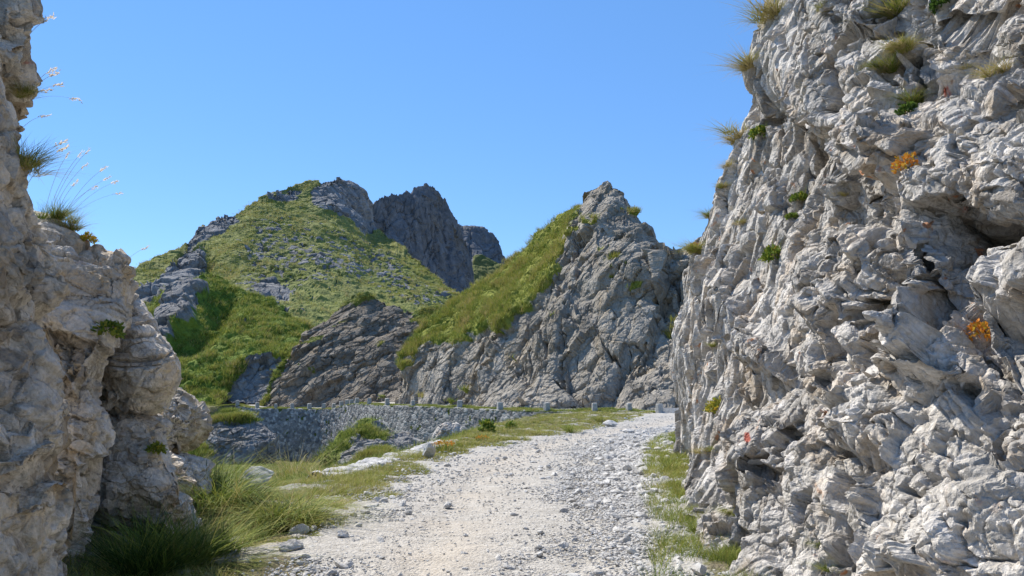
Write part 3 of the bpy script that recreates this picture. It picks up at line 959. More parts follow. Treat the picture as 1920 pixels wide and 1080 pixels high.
# ------------------------------------------------------------------ right-hand cliff
def cliff_surface(base, us_n, height_fn, lean_fn, nv, ds_w=.03, y_lo=1.5, y_hi=23.5):
    """base: ground line (x, y) the face follows; face side is to the left of travel when flip is False."""
    base = np.asarray(base, float)
    seg = np.linalg.norm(np.diff(base, axis=0), axis=1)
    t0 = np.concatenate([[0], np.cumsum(seg)])
    fine = np.linspace(0, t0[-1], 4000)
    bx = np.interp(fine, t0, base[:, 0]); by = np.interp(fine, t0, base[:, 1])
    k = 61
    ker = np.hanning(k + 2)[1:-1]; ker /= ker.sum()
    bx = np.convolve(np.pad(bx, k // 2, 'edge'), ker, 'valid'); by = np.convolve(np.pad(by, k // 2, 'edge'), ker, 'valid')
    ds = np.hypot(np.gradient(bx), np.gradient(by))
    # angular size density plus a floor
    ang = np.unwrap(np.arctan2(bx, by))
    dens = (np.abs(np.gradient(ang)) + ds * ds_w) * np.where((by < y_lo) | (by > y_hi), .25, 1.0)
    cum = np.concatenate([[0], np.cumsum(dens)[:-1]]); cum /= cum[-1]
    tt = np.interp(np.linspace(0, 1, us_n), cum, fine)
    x = np.interp(tt, fine, bx); y = np.interp(tt, fine, by)
    tx = np.gradient(x); ty = np.gradient(y)
    L = np.hypot(tx, ty); tx /= L; ty /= L
    nx, ny = ty, -tx                      # points to the right of travel
    return x, y, nx, ny

def build_right_cliff():
    base = [(4.2, -3), (3.3, 1.0), (2.75, 4), (2.45, 7), (2.5, 8.5), (2.75, 10.7), (3.3, 14.5), (3.85, 18.0), (4.25, 20.3), (5.2, 22.6), (7.5, 26), (11, 30), (16, 34)]
    NU, NV = 1150, 640
    x, y, nx, ny = cliff_surface(base, NU, None, None, NV, ds_w=.045)
    zmax = 13.0
    dist = np.hypot(x, y)
    zvis = np.clip(1.6 + .62 * dist + 1.0, 4.0, zmax)
    v = np.linspace(0, 1, NV)[:, None]
    sp = .9
    Z = np.where(v < sp, -.5 + (zvis + .5) * v / sp, zvis + (zmax + .6 - zvis) * (v - sp) / (1 - sp))
    near = sstep(17, 9, y)[None]
    lean = .02 * Z + .20 * near * np.maximum(Z, 0) + (1 - .6 * near) * (.17 * np.maximum(Z - 4.5, 0) * sstep(4, 9, Z) + .17 * np.maximum(Z - 2.6, 0))
    flare = -.55 * np.exp(-np.maximum(Z, 0) / .7) * sstep(17, 11, y)[None]
    off = lean + flare
    P = np.stack([x[None] + nx[None] * off, y[None] + ny[None] * off, Z + 0 * x[None]], -1)
    # roll over on to the plateau behind
    rows = []
    for k in range(1, 14):
        q = P[-1].copy()
        q[:, 0] += nx * (.35 * k ** 1.5); q[:, 1] += ny * (.35 * k ** 1.5); q[:, 2] += .35 * k ** .8
        rows.append(q)
    P = np.concatenate([P, np.stack(rows)], 0)
    N = -grid_normals(P)
    # make sure N points towards the road
    if (N[300, 400] * np.array((-1, 0, 0))).sum() < 0: N = -N
    px, py = project(P)
    behind = P[..., 1] < .5
    px = np.where(behind, 5000, px)
    sh = px.shape
    wv = sstep(8.6, 11.4, P[..., 1])            # far part breaks into vertical flutes
    RA, RB = rotmat(35, 12, -42), rotmat(6, -6, 10)
    dA = rock_disp(P, [((1.9, 1.5, 1.1), .26, .04, .0), ((1.0, .75, .55), .15, .05, .0)], RA, warp=.2, warp_scale=.9, seed=301, bias=(0, -.05, -.08)).reshape(sh)
    dB = rock_disp(P, [((1.3, 1.3, 5.0), .16, .05, .09)], RB, warp=.3, warp_scale=.9, seed=331).reshape(sh)
    big = fbm(P / 1.6, 3, 341).reshape(sh)
    det = fbm(P / .25, 4, 345).reshape(sh)
    JA, JB, JC = (.3, -.62, .72), (.25, .85, .45), (.35, .93, .06)
    dA = dA + (joints(P, JA, .95, .13, 0, .16, seed=2, wav=.15) + joints(P, JB, 1.2, .11, 0, .16, seed=5, wav=.15)).reshape(sh)
    dB = dB + joints(P, JC, 1.1, .24, 0, .14, seed=8, wav=.12).reshape(sh)
    d = dA * (1 - wv) + dB * wv + .06 * big
    # features seen on this very face: slabs that stand out (+) and hollows (-)
    feats = [
        ([(1400, 40), (1470, -20), (1660, -20), (1690, 110), (1725, 300), (1690, 335), (1560, 250), (1440, 180), (1405, 110)], .50, 10),
        ([(1430, 195), (1560, 262), (1680, 340), (1640, 400), (1560, 480), (1545, 560), (1480, 500), (1440, 360)], -.45, 18),
        ([(1520, 300), (1640, 285), (1640, 350), (1560, 360), (1525, 340)], .28, 8),
        ([(1560, 380), (1650, 350), (1700, 420), (1620, 520), (1600, 600), (1510, 590), (1500, 480)], .22, 14),
        ([(1735, 395), (1800, 385), (1925, 425), (1925, 440), (1850, 475), (1832, 540), (1845, 640), (1900, 720), (1930, 760), (1930, 820), (1860, 760), (1815, 660), (1795, 560), (1765, 480)], -1.1, 5),
        ([(1690, 240), (1760, 180), (1930, 150), (1930, 330), (1800, 370), (1720, 340)], .22, 20),
        ([(1700, 380), (1735, 330), (1760, 420), (1800, 520), (1830, 640), (1790, 650), (1740, 560), (1720, 470)], .30, 8),
        ([(1600, 590), (1650, 545), (1690, 480), (1710, 500), (1650, 590), (1570, 620)], -.28, 6),
        ([(1700, 620), (1790, 600), (1830, 720), (1800, 740), (1700, 680)], .25, 8),
        ([(1560, 800), (1680, 700), (1800, 640), (1820, 720), (1700, 800), (1600, 860)], .28, 16),
        ([(1480, 860), (1620, 760), (1700, 830), (1580, 960), (1490, 980)], .20, 20),
        ([(1310, 520), (1340, 480), (1440, 660), (1440, 700), (1400, 690), (1330, 590)], .35, 8),
        ([(1380, 690), (1420, 660), (1450, 720), (1420, 760), (1395, 860), (1370, 860), (1385, 760)], -.45, 8),
        ([(1270, 600), (1290, 590), (1305, 700), (1280, 720), (1262, 690)], .25, 6),
        ([(1395, 760), (1440, 720), (1470, 800), (1440, 900), (1380, 930)], .2, 14),
        ([(1360, 170), (1390, 120), (1440, 190), (1440, 330), (1400, 440), (1370, 300)], -.12, 14),
        ([(1850, 330), (1925, 300), (1930, 410), (1850, 400)], .30, 6),
        ([(1640, 90), (1700, 20), (1720, 120), (1690, 240)], -.35, 8),
        ([(1620, 930), (1760, 820), (1930, 900), (1930, 1100), (1600, 1100)], .22, 30),
    ]
    for pl, a, soft in feats:
        s = poly_sd(px, py, pl)
        d += a * .85 * sstep(-soft * .6, soft * 1.1, s + soft * (.9 * det + .8 * big))
    g = np.zeros(sh)
    g[-12:] = np.clip(.6 + .5 * det[-12:], 0, 1)
    paint = sstep(-1.5, 1.5, np.maximum(poly_sd(px, py, [(1397, 812), (1404, 810), (1407, 826), (1400, 832), (1396, 824)]), np.maximum(poly_sd(px, py, [(1768, 166), (1777, 164), (1780, 176), (1771, 178)]), poly_sd(px, py, [(1808, 392), (1813, 390), (1813, 397), (1809, 398)]))) + 3 * det)
    # second stage: the smaller blocks follow the surface the big ones have made
    P1 = respread_k(np.concatenate([P + N * d[..., None], P], -1))
    P0 = P1[..., 3:]; P1 = P1[..., :3]
    wv = sstep(8.6, 11.4, P1[..., 1])
    N1 = grid_normals(P1)
    if (N1 * N).sum() < 0: N1 = -N1
    N1 = blur_normals(N1, 10)
    spc = grid_spacing(P1)
    dA = rock_disp(P1, [((.62, .46, .34), .05, .045, .0)], RA, warp=.10, warp_scale=.6, seed=306, spacing=spc).reshape(sh)
    dB = rock_disp(P1, [((.5, .5, 1.7), .15, .06, .07)], RB, warp=.2, warp_scale=.6, seed=336, spacing=spc).reshape(sh)
    P2 = P1 + N1 * (dA * (1 - wv) + dB * wv)[..., None]
    Nb = np.stack([nx, ny, 0 * nx], 1)[None]
    back = P0 + Nb * 2.6
    yy = P0[..., 1]
    VV, FF, AA = [], [], []
    k = 0
    for lo, hi, zt, vox in ((1.2, 9.7, 8.5, .0125), (8.6, 27.0, 14.5, .021)):
        cols = np.where((P0[:-14, :, 1].max(0) > lo - 1.2) & (P0[:-14, :, 1].min(0) < hi + 1.2))[0]
        rws = np.where(P0[:, cols].min(1)[:, 2] < zt)[0]
        sl = (slice(rws[0], rws[-1] + 1), slice(cols[0], cols[-1] + 1))
        xb = np.interp
        def keep(V, lo=lo, hi=hi):
            # behind the smooth face by more than 1.1 m = the closing back
            zz = V[:, 2]; y_ = V[:, 1]
            o_ = np.interp(y_, y, x)
            nn = np.interp(y_, y, nx); lz = np.interp(zz, Z[:, 300], lean_z)
            nr = np.interp(y_, [9, 17], [1, 0])
            ln_ = .02 * zz + .20 * nr * np.maximum(zz, 0) + (1 - .6 * nr) * lz
            return ((V[:, 0] - o_ - nn * ln_) * nn < 2.0) & (y_ > lo) & (y_ < hi)
        lean_z = .17 * np.maximum(Z[:, 300] - 4.5, 0) * sstep(4, 9, Z[:, 300]) + .17 * np.maximum(Z[:, 300] - 2.6, 0)
        V, F, Nv = voxel_skin(P2[sl], back[sl], vox, keep)
        if (Nv @ np.array((-1, 0, 0))).mean() < 0: Nv = -Nv; F = F[:, ::-1]
        VV.append(V); FF.append(F + k); AA.append(Nv); k += len(V)
    V = np.concatenate(VV); F = np.concatenate(FF); Nv = np.concatenate(AA)
    w_ = sstep(8.6, 11.4, V[:, 1])
    V = planarise(V, Nv, (1.05, .78, .56), RA, .88, 361, .22, .06, 1 - w_, .26, .09)
    V = planarise(V, Nv, (.42, .32, .23), RA, .84, 363, .22, .026, 1 - w_, .11, .10)
    V = relax(V, F, 1)
    V = planarise(V, Nv, (.17, .13, .10), RA, .45, 364, .08, .004, 1 - w_, .018, .12)
    V = planarise(V, Nv, (.6, .6, 2.0), RB, .75, 365, .12, .06, w_, .28, .12)
    V = planarise(V, Nv, (.28, .28, .8), RB, .65, 367, .12, .018, w_, .10, .13)
    V = relax(V, F, 1, .3)
    dfine = np.zeros(len(V), f32); tn = np.zeros(len(V), f32)
    for R_, lv, wp, sd, msk in ((RA, [((.34, .26, .19), .004, .045, .0), ((.11, .09, .07), .004, .07, .003)], .06, 311, w_ < 1), (RB, [((.22, .22, .6), .012, .07, .0), ((.1, .1, .18), .008, .07, .003)], .1, 341, w_ > 0)):
        if msk.any():
            q = rock_disp(V[msk], lv, R_, warp=wp, warp_scale=.6, seed=sd, dome=.2)
            q = q + (joints(V[msk], JA, .30, .003, .03, .1, .012, wav=.12, seed=22) + joints(V[msk], JB, .36, .003, .03, .1, .012, wav=.12, seed=25) if R_ is RA else joints(V[msk], JC, .34, .02, .09, .12, .024, wav=.12, seed=28))
            wt = (1 - w_[msk]) if R_ is RA else w_[msk]
            dfine[msk] += q * wt; tn[msk] += TONE[0] * wt
    dfine += .003 * fbm(V / .12, 4, 349, gain=.6)
    V = V + Nv * dfine[:, None]
    Q, tone = V, tn
    px, py = project(Q)
    dn = fbm(Q / .2, 3, 347)
    paint = sstep(-1.5, 1.5, np.maximum(poly_sd(px, py, [(1397, 812), (1404, 810), (1407, 826), (1400, 832), (1396, 824)]), np.maximum(poly_sd(px, py, [(1768, 166), (1777, 164), (1780, 176), (1771, 178)]), poly_sd(px, py, [(1808, 392), (1813, 390), (1813, 397), (1809, 398)]))) + 3 * dn)
    ob = tri_mesh('cliff', Q, F, LIME, {'grass': np.zeros(len(Q)), 'paint': paint, 'tone': tone}, False, origin=(3.5, 8, 0))
    tag(ob, 'tall sunlit pale grey limestone cliff of broken blocks along the right side of the road', 'cliff', kind='structure')
    HITS['right'] = Q.reshape(-1, 3)
    return Q

# ------------------------------------------------------------------ left-hand rock buttresses
def blob(name, outline, Y, tf, tb, mat, label, cat, nt=420, nr=150, power=2.4, tilt=0.0, yaw=0.0, levels=None, R=None, seed=0, grass_polys=(), grass_noise=0.0, paint_polys=(), feats=(), kind='structure', top_grass=0.0, scale_noise=1.2, extra=None):
    o = np.asarray(outline, float)
    c = (o.min(0) + o.max(0)) / 2
    oc = np.vstack([o, o[:1]])
    seg = np.linalg.norm(np.diff(oc, axis=0), axis=1)
    t = np.concatenate([[0], np.cumsum(seg)])
    tt = np.linspace(0, t[-1], nt, endpoint=False)
    ox = np.interp(tt, t, oc[:, 0]); oy = np.interp(tt, t, oc[:, 1])
    k = max(3, int(nt * .012)) | 1
    ker = np.ones(k) / k
    ox = np.convolve(np.pad(ox, k // 2, 'wrap'), ker, 'valid'); oy = np.convolve(np.pad(oy, k // 2, 'wrap'), ker, 'valid')
    rf = np.linspace(.01, 1, nr)
    rf = 1 - (1 - rf) ** 1.25
    rb = np.linspace(1, .02, nr // 3)[1:]
    r = np.concatenate([rf, rb])[:, None]
    side = np.concatenate([-tf * (1 - rf ** power) ** (1 / power), tb * (1 - rb ** power) ** (1 / power)])[:, None]
    X = c[0] + r * (ox - c[0])[None]; Yp = c[1] + r * (oy - c[1])[None]
    dep = Y + tilt * (c[1] - Yp) / F_PX * Y + yaw * (X - c[0]) / F_PX * Y + side
    P = unproject(X, Yp, dep)
    sh = X.shape
    W = np.concatenate([P[:, -1:], P, P[:, :1]], 1)
    N = grid_normals(W)[:, 1:-1]
    ctr = P.reshape(-1, 3).mean(0)
    if ((P - ctr) * N).sum() < 0: N = -N
    levels = levels or [((1.3, 1.1, .7), 0.32, 0.036, 0.13), ((.5, .45, .28), 0.136, 0.042, 0.065), ((.2, .18, .12), 0.048, 0.048, 0.0234), ((.08, .075, .05), 0.016, 0.06, 0.0065)]
    RR = R if R is not None else rotmat(10, 25, 30)
    d = rock_disp(P, levels[:1], RR, warp=.3, warp_scale=scale_noise * .7, seed=seed).reshape(sh)
    det = fbm(P / (scale_noise * .25), 4, seed + 3).reshape(sh)
    big = fbm(P / (scale_noise * 1.5), 3, seed + 4).reshape(sh)
    d += .10 * scale_noise * big + .014 * scale_noise * det
    px, py = project(P)
    for pl, a, soft in feats:
        d += a * sstep(-soft * .4, soft, poly_sd(px, py, pl) + soft * (.9 * det + .6 * big))
    fr = np.clip((1 - r) / .04, 0, 1) * np.ones(sh)           # keep the traced outline
    d = (d - .04 * scale_noise) * (.25 + .75 * fr)
    P1 = P + N * d[..., None]
    W = np.concatenate([P1[:, -2:], P1, P1[:, :2]], 1)
    N1 = blur_normals(grid_normals(W), 2)[:, 2:-2]
    if (N1 * N).sum() < 0: N1 = -N1
    P1 = planarise(P1, N1, tuple(.62 * q_ * scale_noise for q_ in (1, .9, .65)), RR, .62, seed + 21, .10, .015 * scale_noise, fr, .06 * scale_noise, .08)
    P1 = planarise(P1, N1, tuple(.22 * q_ * scale_noise for q_ in (1, .9, .65)), RR, .6, seed + 23, .12, .006 * scale_noise, fr, .02 * scale_noise, .09)
    d2 = .5 * rock_disp(P1, levels[1:], RR, warp=.3, warp_scale=scale_noise * .2, seed=seed + 5, spacing=grid_spacing(P1), dome=.2).reshape(sh)
    d2 = d2 + (joints(P1, (.1, -.2, 1), .5 * scale_noise, .03 * scale_noise, .06 * scale_noise, .1, .012 * scale_noise, wav=.3, seed=seed) + joints(P1, (.8, .5, .2), .8 * scale_noise, .03 * scale_noise, .05 * scale_noise, .1, .012 * scale_noise, wav=.3, seed=seed + 2)).reshape(sh)
    tone = TONE[0].reshape(sh)
    Q = P1 + N1 * d2[..., None]
    g = np.zeros(sh)
    for pl in grass_polys:
        g = np.maximum(g, sstep(-5, 5, poly_sd(px, py, pl) + 9 * det + 4 * big))
    if grass_noise: g = np.maximum(g, sstep(.45, .7, det * .8 + big * .7 + grass_noise))
    if top_grass: g = np.maximum(g, sstep(.55, .8, N[..., 2] + .4 * det) * top_grass)
    paint = np.zeros(sh)
    for pl in paint_polys:
        paint = np.maximum(paint, sstep(-2, 2, poly_sd(px, py, pl) + 4 * det))
    Fq = grid_faces(sh[0], sh[1], wrap=True)
    ob = tri_mesh(name, Q.reshape(-1, 3), Fq, mat, {'grass': g.ravel(), 'paint': paint.ravel(), 'tone': tone.ravel()}, False)
    tag(ob, label, cat, kind=kind)
    HITS.setdefault(name, [])
    return ob, Q, g

def build_left_rocks():
    # the big near face, continuing past the viewer
    base = [(-4.6, -3), (-3.3, 1.0), (-2.95, 3.0), (-2.9, 4.6), (-3.05, 5.7), (-3.45, 6.4), (-4.4, 7.0), (-6, 7.4), (-9, 8)]
    NU, NV = 800, 540
    x, y, nx, ny = cliff_surface(base, NU, None, None, NV)
    nx, ny = -nx, -ny
    zmax = 8.0
    dist = np.hypot(x, y)
    zvis = np.clip(1.6 + .62 * dist + .6, 4.0, zmax - .5)
    v = np.linspace(0, 1, NV)[:, None]
    Z = np.where(v < .92, -.5 + (zvis + .5) * v / .92, zvis + (zmax - zvis) * (v - .92) / .08)
    off = .195 * np.maximum(Z - .8, 0) - .10 * np.exp(-((Z - 1.0) / .5) ** 2) + .02 * Z
    off = off - .22 * np.exp(-((Z - 4.3) / .35) ** 2)
    P = np.stack([x[None] + nx[None] * off, y[None] + ny[None] * off, Z + 0 * x[None]], -1)
    rows = []
    for k in range(1, 12):
        q = P[-1].copy()
        q[:, 0] += nx * (.3 * k ** 1.5); q[:, 1] += ny * (.3 * k ** 1.5); q[:, 2] += .25 * k ** .8
        rows.append(q)
    P = np.concatenate([P, np.stack(rows)], 0)
    N = grid_normals(P)
    if N[300, 150, 0] < 0: N = -N
    px, py = project(P)
    px = np.where(P[..., 1] < .5, -5000, px)
    sh = px.shape
    R = rotmat(-18, 28, 40)
    d = rock_disp(P, [((1.2, 1.0, .8), .30, .05, .05)], R, warp=.3, warp_scale=.8, seed=401).reshape(sh)
    det = fbm(P / .25, 4, 405).reshape(sh)
    big = fbm(P / 1.3, 3, 409).reshape(sh)
    d += .15 * big
    for pl, a, soft in [
        ([(60, 640), (140, 590), (190, 760), (180, 830), (120, 880), (60, 860)], .18, 20), ([(90, 860), (185, 800), (190, 860), (120, 930)], -.22, 10),
        ([(-20, 560), (60, 560), (80, 660), (20, 760), (-20, 760)], -.12, 25), ([(30, 270), (75, 300), (90, 380), (50, 360)], -.2, 10), ([(-20, 380), (60, 390), (100, 470), (60, 560), (-20, 540)], .12, 25)]:
        d += a * sstep(-soft * .4, soft, poly_sd(px, py, pl) + soft * (.9 * det + .6 * big))
    g = sstep(-5, 5, poly_sd(px, py, [(30, 275), (60, 300), (110, 400), (80, 380), (50, 330)]) + 9 * det) * .8
    g[-10:] = np.clip(.6 + .5 * det[-10:], 0, 1)
    paint = sstep(-2, 2, poly_sd(px, py, [(42, 112), (72, 118), (74, 124), (44, 120)]) - 2 + 5 * det) * .6
    JL, JM = (.15, -.25, 1.0), (.3, .9, .25)
    d = d + (joints(P, JL, .9, .07, 0, .12, seed=42) + joints(P, JM, 1.3, .07, 0, .12, seed=45)).reshape(sh)
    P1 = respread_k(np.concatenate([P + N * d[..., None], P], -1))
    P0 = P1[..., 3:]; P1 = P1[..., :3]
    N1 = grid_normals(P1)
    if (N1 * N).sum() < 0: N1 = -N1
    N1 = blur_normals(N1, 10)
    P2 = P1 + N1 * rock_disp(P1, [((.5, .42, .32), .12, .035, .04)], R, warp=.15, warp_scale=.5, seed=406, spacing=grid_spacing(P1)).reshape(sh)[..., None]
    cols = np.where((y > -.6) | (x < -3.4))[0]
    back = P0 + np.stack([nx, ny, 0 * nx], 1)[None] * 2.6
    def keep(V):
        # distance behind the ground line of the face
        best = np.full(len(V), -9.0)
        yy_ = np.clip(V[:, 1], y.min(), 6.2)
        o_ = np.interp(yy_, y[:600], x[:600])
        return (V[:, 1] > 1.2) & (V[:, 0] > o_ - 2.2 - .26 * np.maximum(V[:, 2], 0)) & (V[:, 0] > -5.6)
    V, F, Nv = voxel_skin(P2[:, cols[0]:cols[-1] + 1], back[:, cols[0]:cols[-1] + 1], .0125, keep)
    if (Nv @ np.array((1, 0, 0))).mean() < 0: Nv = -Nv; F = F[:, ::-1]
    V = planarise(V, Nv, (.9, .8, .6), R, .66, 461, .10, .02, None, .07, .07)
    V = planarise(V, Nv, (.32, .28, .2), R, .62, 463, .12, .008, None, .028, .09)
    V = relax(V, F, 2)
    dfine = rock_disp(V, [((.22, .19, .14), .012, .04, .015), ((.09, .08, .06), .014, .06, .005)], R, warp=.06, warp_scale=.5, seed=411, dome=.2)
    tone = TONE[0]
    dfine = dfine + joints(V, JL, .45, .012, .05, .1, .012, wav=.3, seed=52) + joints(V, JM, .6, .012, .04, .1, .012, wav=.3, seed=55) + .005 * fbm(V / .12, 4, 419, gain=.6)
    Q = V + Nv * dfine[:, None]
    px, py = project(Q)
    paint = sstep(-1, 2, poly_sd(px, py, [(46, 113), (70, 119), (72, 123), (48, 119)]) + 4 * fbm(Q / .06, 3, 421) - 1.5) * .7
    ob = tri_mesh('cliff', Q, F, LIME_WARM, {'grass': np.zeros(len(Q)), 'paint': paint, 'tone': tone}, False, origin=(-3.5, 4, 0))
    tag(ob, 'shaded tan-grey limestone face filling the left edge beside the road', 'cliff', kind='structure')
    HITS['left'] = [Q.reshape(-1, 3)]
    spec = [
        ('rock_buttress', [(40, 380), (95, 395), (130, 418), (160, 440), (172, 450), (200, 462), (222, 478), (238, 500), (243, 530), (240, 552), (234, 580), (220, 612), (208, 645), (202, 670), (200, 700), (202, 740), (205, 800), (205, 880), (195, 960), (170, 1075), (60, 1090), (0, 1000), (0, 420)],
         8.2, .9, 1.6, 'cracked tan limestone buttress with rounded overhanging shoulder just behind the left face', dict(seed=431, R=rotmat(-10, 18, 20), tilt=.25)),
        ('rock_buttress', [(205, 552), (235, 546), (258, 553), (275, 562), (288, 580), (298, 603), (308, 628), (318, 655), (327, 686), (326, 712), (316, 738), (306, 760), (292, 776), (262, 790), (225, 800), (180, 790), (150, 740), (150, 660), (175, 590)],
         9.4, .8, 1.3, 'upright cracked boulder buttress with red mark near its top, in the middle of the left rocks', dict(seed=451, R=rotmat(8, 12, -10), tilt=.2, paint_polys=[[(262, 562), (276, 566), (274, 573), (262, 570)], [(252, 580), (260, 584), (258, 588), (251, 585)]])),
        ('rock_ledge', [(190, 795), (225, 772), (255, 770), (285, 782), (306, 795), (300, 812), (312, 842), (322, 880), (330, 925), (352, 962), (372, 995), (330, 1010), (300, 1012), (250, 1000), (200, 1000), (165, 960), (160, 860)],
         8.9, .7, 1.2, 'stepped lower ledge of layered tan rock with a sunlit top at the foot of the left rocks', dict(seed=471, R=rotmat(4, 10, 0), tilt=.3, levels=[((1.0, 1.0, .34), 0.272, 0.07, 0.06), ((.45, .4, .16), 0.112, 0.07, 0.025), ((.18, .16, .08), 0.04, 0.08, 0.0075), ((.07, .07, .04), 0.0144, 0.1, 0.002)])),
        ('rock_buttress', [(285, 745), (300, 730), (322, 722), (342, 727), (360, 742), (372, 765), (377, 790), (372, 812), (362, 828), (345, 842), (330, 850), (318, 880), (300, 890), (270, 870), (262, 800)],
         11.6, .8, 1.3, 'pale rounded boulder bulging out farthest along the left rocks', dict(seed=491, R=rotmat(0, 20, 30), tilt=.2)),
        ('rock_ledge', [(270, 850), (310, 842), (345, 850), (368, 866), (385, 880), (398, 902), (395, 925), (360, 940), (310, 935), (275, 915)],
         11.0, .7, 1.0, 'low broken rocks in the grass below the farthest left boulder', dict(seed=511, R=rotmat(5, 10, 0), tilt=.5)),
    ]
    for nm, o, Y, tf, tb, lab, kw in spec:
        ob, Q, g = blob(nm, o, Y, tf, tb, LIME_WARM, lab, 'rock', **kw)
        HITS['left'].append(Q.reshape(-1, 3))
    HITS['left'] = np.concatenate(HITS['left'])

# ------------------------------------------------------------------ masonry wall under the far road
def wall_material():
    t = NT('rubble_masonry')
    p = t.pos()
    c = t.ramp(t.attr('tint'), [(0.0, (.12, .12, .122)), (.5, (.27, .265, .255)), (1.0, (.50, .48, .45))])
    n = t.noise(p, 3.0, 8, .7)
    c = t.mix(.6, c, t.ramp(n, [(.3, .6), (.7, 1.25)]), 'MULTIPLY')
    mort = t.attr('joint')
    c = t.mix(mort, c, (.20, .195, .185))
    c = t.mix(t.ramp(t.math('ADD', t.attr('grass'), t.math('MULTIPLY', t.math('SUBTRACT', n, .5), .9)), [(.45, 0.), (.6, 1.)]), c, (.08, .10, .025))
    return t.out(c, t.bump(t.noise(p, 12, 8, .7), .06, .7), .95, .1)
MASONRY = wall_material()

def build_wall():
    # dense line along the posts
    t = np.linspace(0, len(PW) - 1, 1000)
    ln = np.stack([np.interp(t, np.arange(len(PW)), PW[:, k]) for k in range(3)], 1)
    k = 25; ker = np.ones(k) / k
    for a in range(3):
        ln[:, a] = np.convolve(np.pad(ln[:, a], k // 2, 'edge'), ker, 'valid')
    tan = np.gradient(ln, axis=0); tan[:, 2] = 0; tan /= np.linalg.norm(tan, axis=1, keepdims=True)
    outw = np.stack([tan[:, 1], -tan[:, 0], 0 * tan[:, 0]], 1)     # towards the gully
    H = 7.2
    rows = []
    for zz, oo in [(-.5, -.9), (-.02, -.9)]:
        q = ln - outw * (-oo if False else .55); q = q.copy(); q[:, 2] += zz; rows.append(q)
    prof = [(0.0, -.50)] + [(.0, s) for s in np.linspace(-.45, .38, 9)]
    for z, s in prof:
        q = ln + outw * s; q[:, 2] += z - .03; rows.append(q)
    for s in np.linspace(0, 1, 150):
        q = ln + outw * ((.40 + .05 * H * s)); q[:, 2] += -.04 - H * s; rows.append(q)
    P = np.stack(rows)
    N = grid_normals(P)
    mid = N[60, 500]
    if mid @ outw[500] < 0: N = -N
    f1, f2, r1, r2, tl = voronoi((P.reshape(-1, 3) + .12 * np.stack([perlin(P.reshape(-1, 3) / .7, 520 + q) for q in range(3)], 1)) / np.array((.50, .50, .33)), 530)
    sh = P.shape[:2]
    e = (f2 - f1).reshape(sh)
    joint = sstep(.12, .03, e)
    d = .05 * (r1.reshape(sh) - .5) + .035 * sstep(0, .25, e) + .02 * tl.reshape(sh) + .05 * fbm(P / 2.5, 3, 540).reshape(sh)
    damp = np.ones(sh[0]); damp[:3] = 0
    Q = P + N * (d * damp[:, None])[..., None]
    n = fbm(P / 1.2, 4, 545).reshape(sh)
    g = np.zeros(sh)
    g[3:14] = .5 + .6 * n[3:14]
    g[14:] = sstep(.5, .75, n[14:]) * .9
    ob = tri_mesh('retaining_wall', Q.reshape(-1, 3), grid_faces(*sh), MASONRY, {'tint': r2.ravel(), 'joint': joint.ravel(), 'grass': g.ravel()}, False)
    tag(ob, 'long grey rubble stone retaining wall carrying the far road across the gully', 'wall')
    return ln

def build_outcrops():
    lv = [((3.0, 2.6, 1.6), 0.8, 0.07, 0.175), ((1.1, 1.0, .6), 0.384, 0.08, 0.07), ((.45, .4, .25), 0.144, 0.09, 0.025)]
    out = []
    out.append(blob('rock_outcrop', [(352, 870), (362, 835), (385, 800), (398, 782), (425, 770), (455, 768), (485, 775), (488, 792), (502, 800), (520, 812), (524, 840), (515, 868), (470, 890), (400, 895), (355, 890)],
                    88, 4.0, 9.0, OUTCROP, 'dark shaded rock outcrop with grass patches at the left end of the stone retaining wall', 'rock outcrop', nt=300, nr=90, seed=561, levels=lv, R=rotmat(0, -28, 0), tilt=.8, scale_noise=4.0,
                    grass_polys=[[(395, 790), (420, 772), (475, 772), (480, 782), (430, 786)], [(352, 870), (372, 835), (392, 845), (370, 890)]], kind='thing'))
    out.append(blob('grassy_mound', [(590, 905), (596, 885), (604, 862), (614, 842), (628, 822), (645, 803), (664, 787), (682, 780), (700, 781), (716, 790), (738, 800), (745, 815), (772, 812), (800, 822), (806, 842), (790, 862), (740, 885), (690, 905), (640, 925), (600, 925)],
                    41, 2.6, 5.0, OUTCROP, 'steep mossy green mound with dark rock showing in front of the stone wall', 'mound', nt=420, nr=130, seed=581, levels=[((2.0, 1.6, 1.0), .75, 0.07, 0.08), ((.7, .6, .4), 0.208, 0.08, 0.035), ((.28, .25, .16), 0.08, 0.09, 0.015)], R=rotmat(0, -30, 0), tilt=1.2, scale_noise=2.6,
                    grass_polys=[[(585, 925), (598, 850), (640, 795), (660, 800), (640, 850), (615, 915)], [(655, 795), (690, 772), (738, 800), (728, 818), (690, 806)], [(635, 905), (690, 845), (730, 828), (738, 850), (690, 884), (645, 918)], [(690, 915), (760, 850), (805, 822), (818, 842), (760, 888), (700, 922)]], kind='thing'))
    out.append(blob('rock_outcrop', [(803, 838), (812, 815), (822, 796), (834, 790), (846, 795), (858, 792), (872, 800), (880, 815), (876, 832), (840, 848), (806, 850)],
                    40, .9, 1.4, LIME, 'small jagged light rock leaning beside the grassy verge in front of the wall', 'rock outcrop', nt=220, nr=60, seed=601, R=rotmat(0, -50, 0), tilt=.4, scale_noise=1.5, grass_polys=[], kind='thing',
                    levels=[((1.0, .8, .35), 0.256, 0.07, 0.06), ((.4, .35, .18), 0.112, 0.08, 0.025)]))
    return out

Q_far = build_far_peaks()
Q_mt, g_mt = build_main_mountain()
Q_hill, g_hill = build_green_hill()
Q_kn, g_kn = build_knoll()
Q_pin, g_pin = build_pinnacle()
GP, g_ground, road_mask = build_ground()
Q_rc = build_right_cliff()
build_left_rocks()
WALL_LINE = build_wall()
OUTS = build_outcrops()
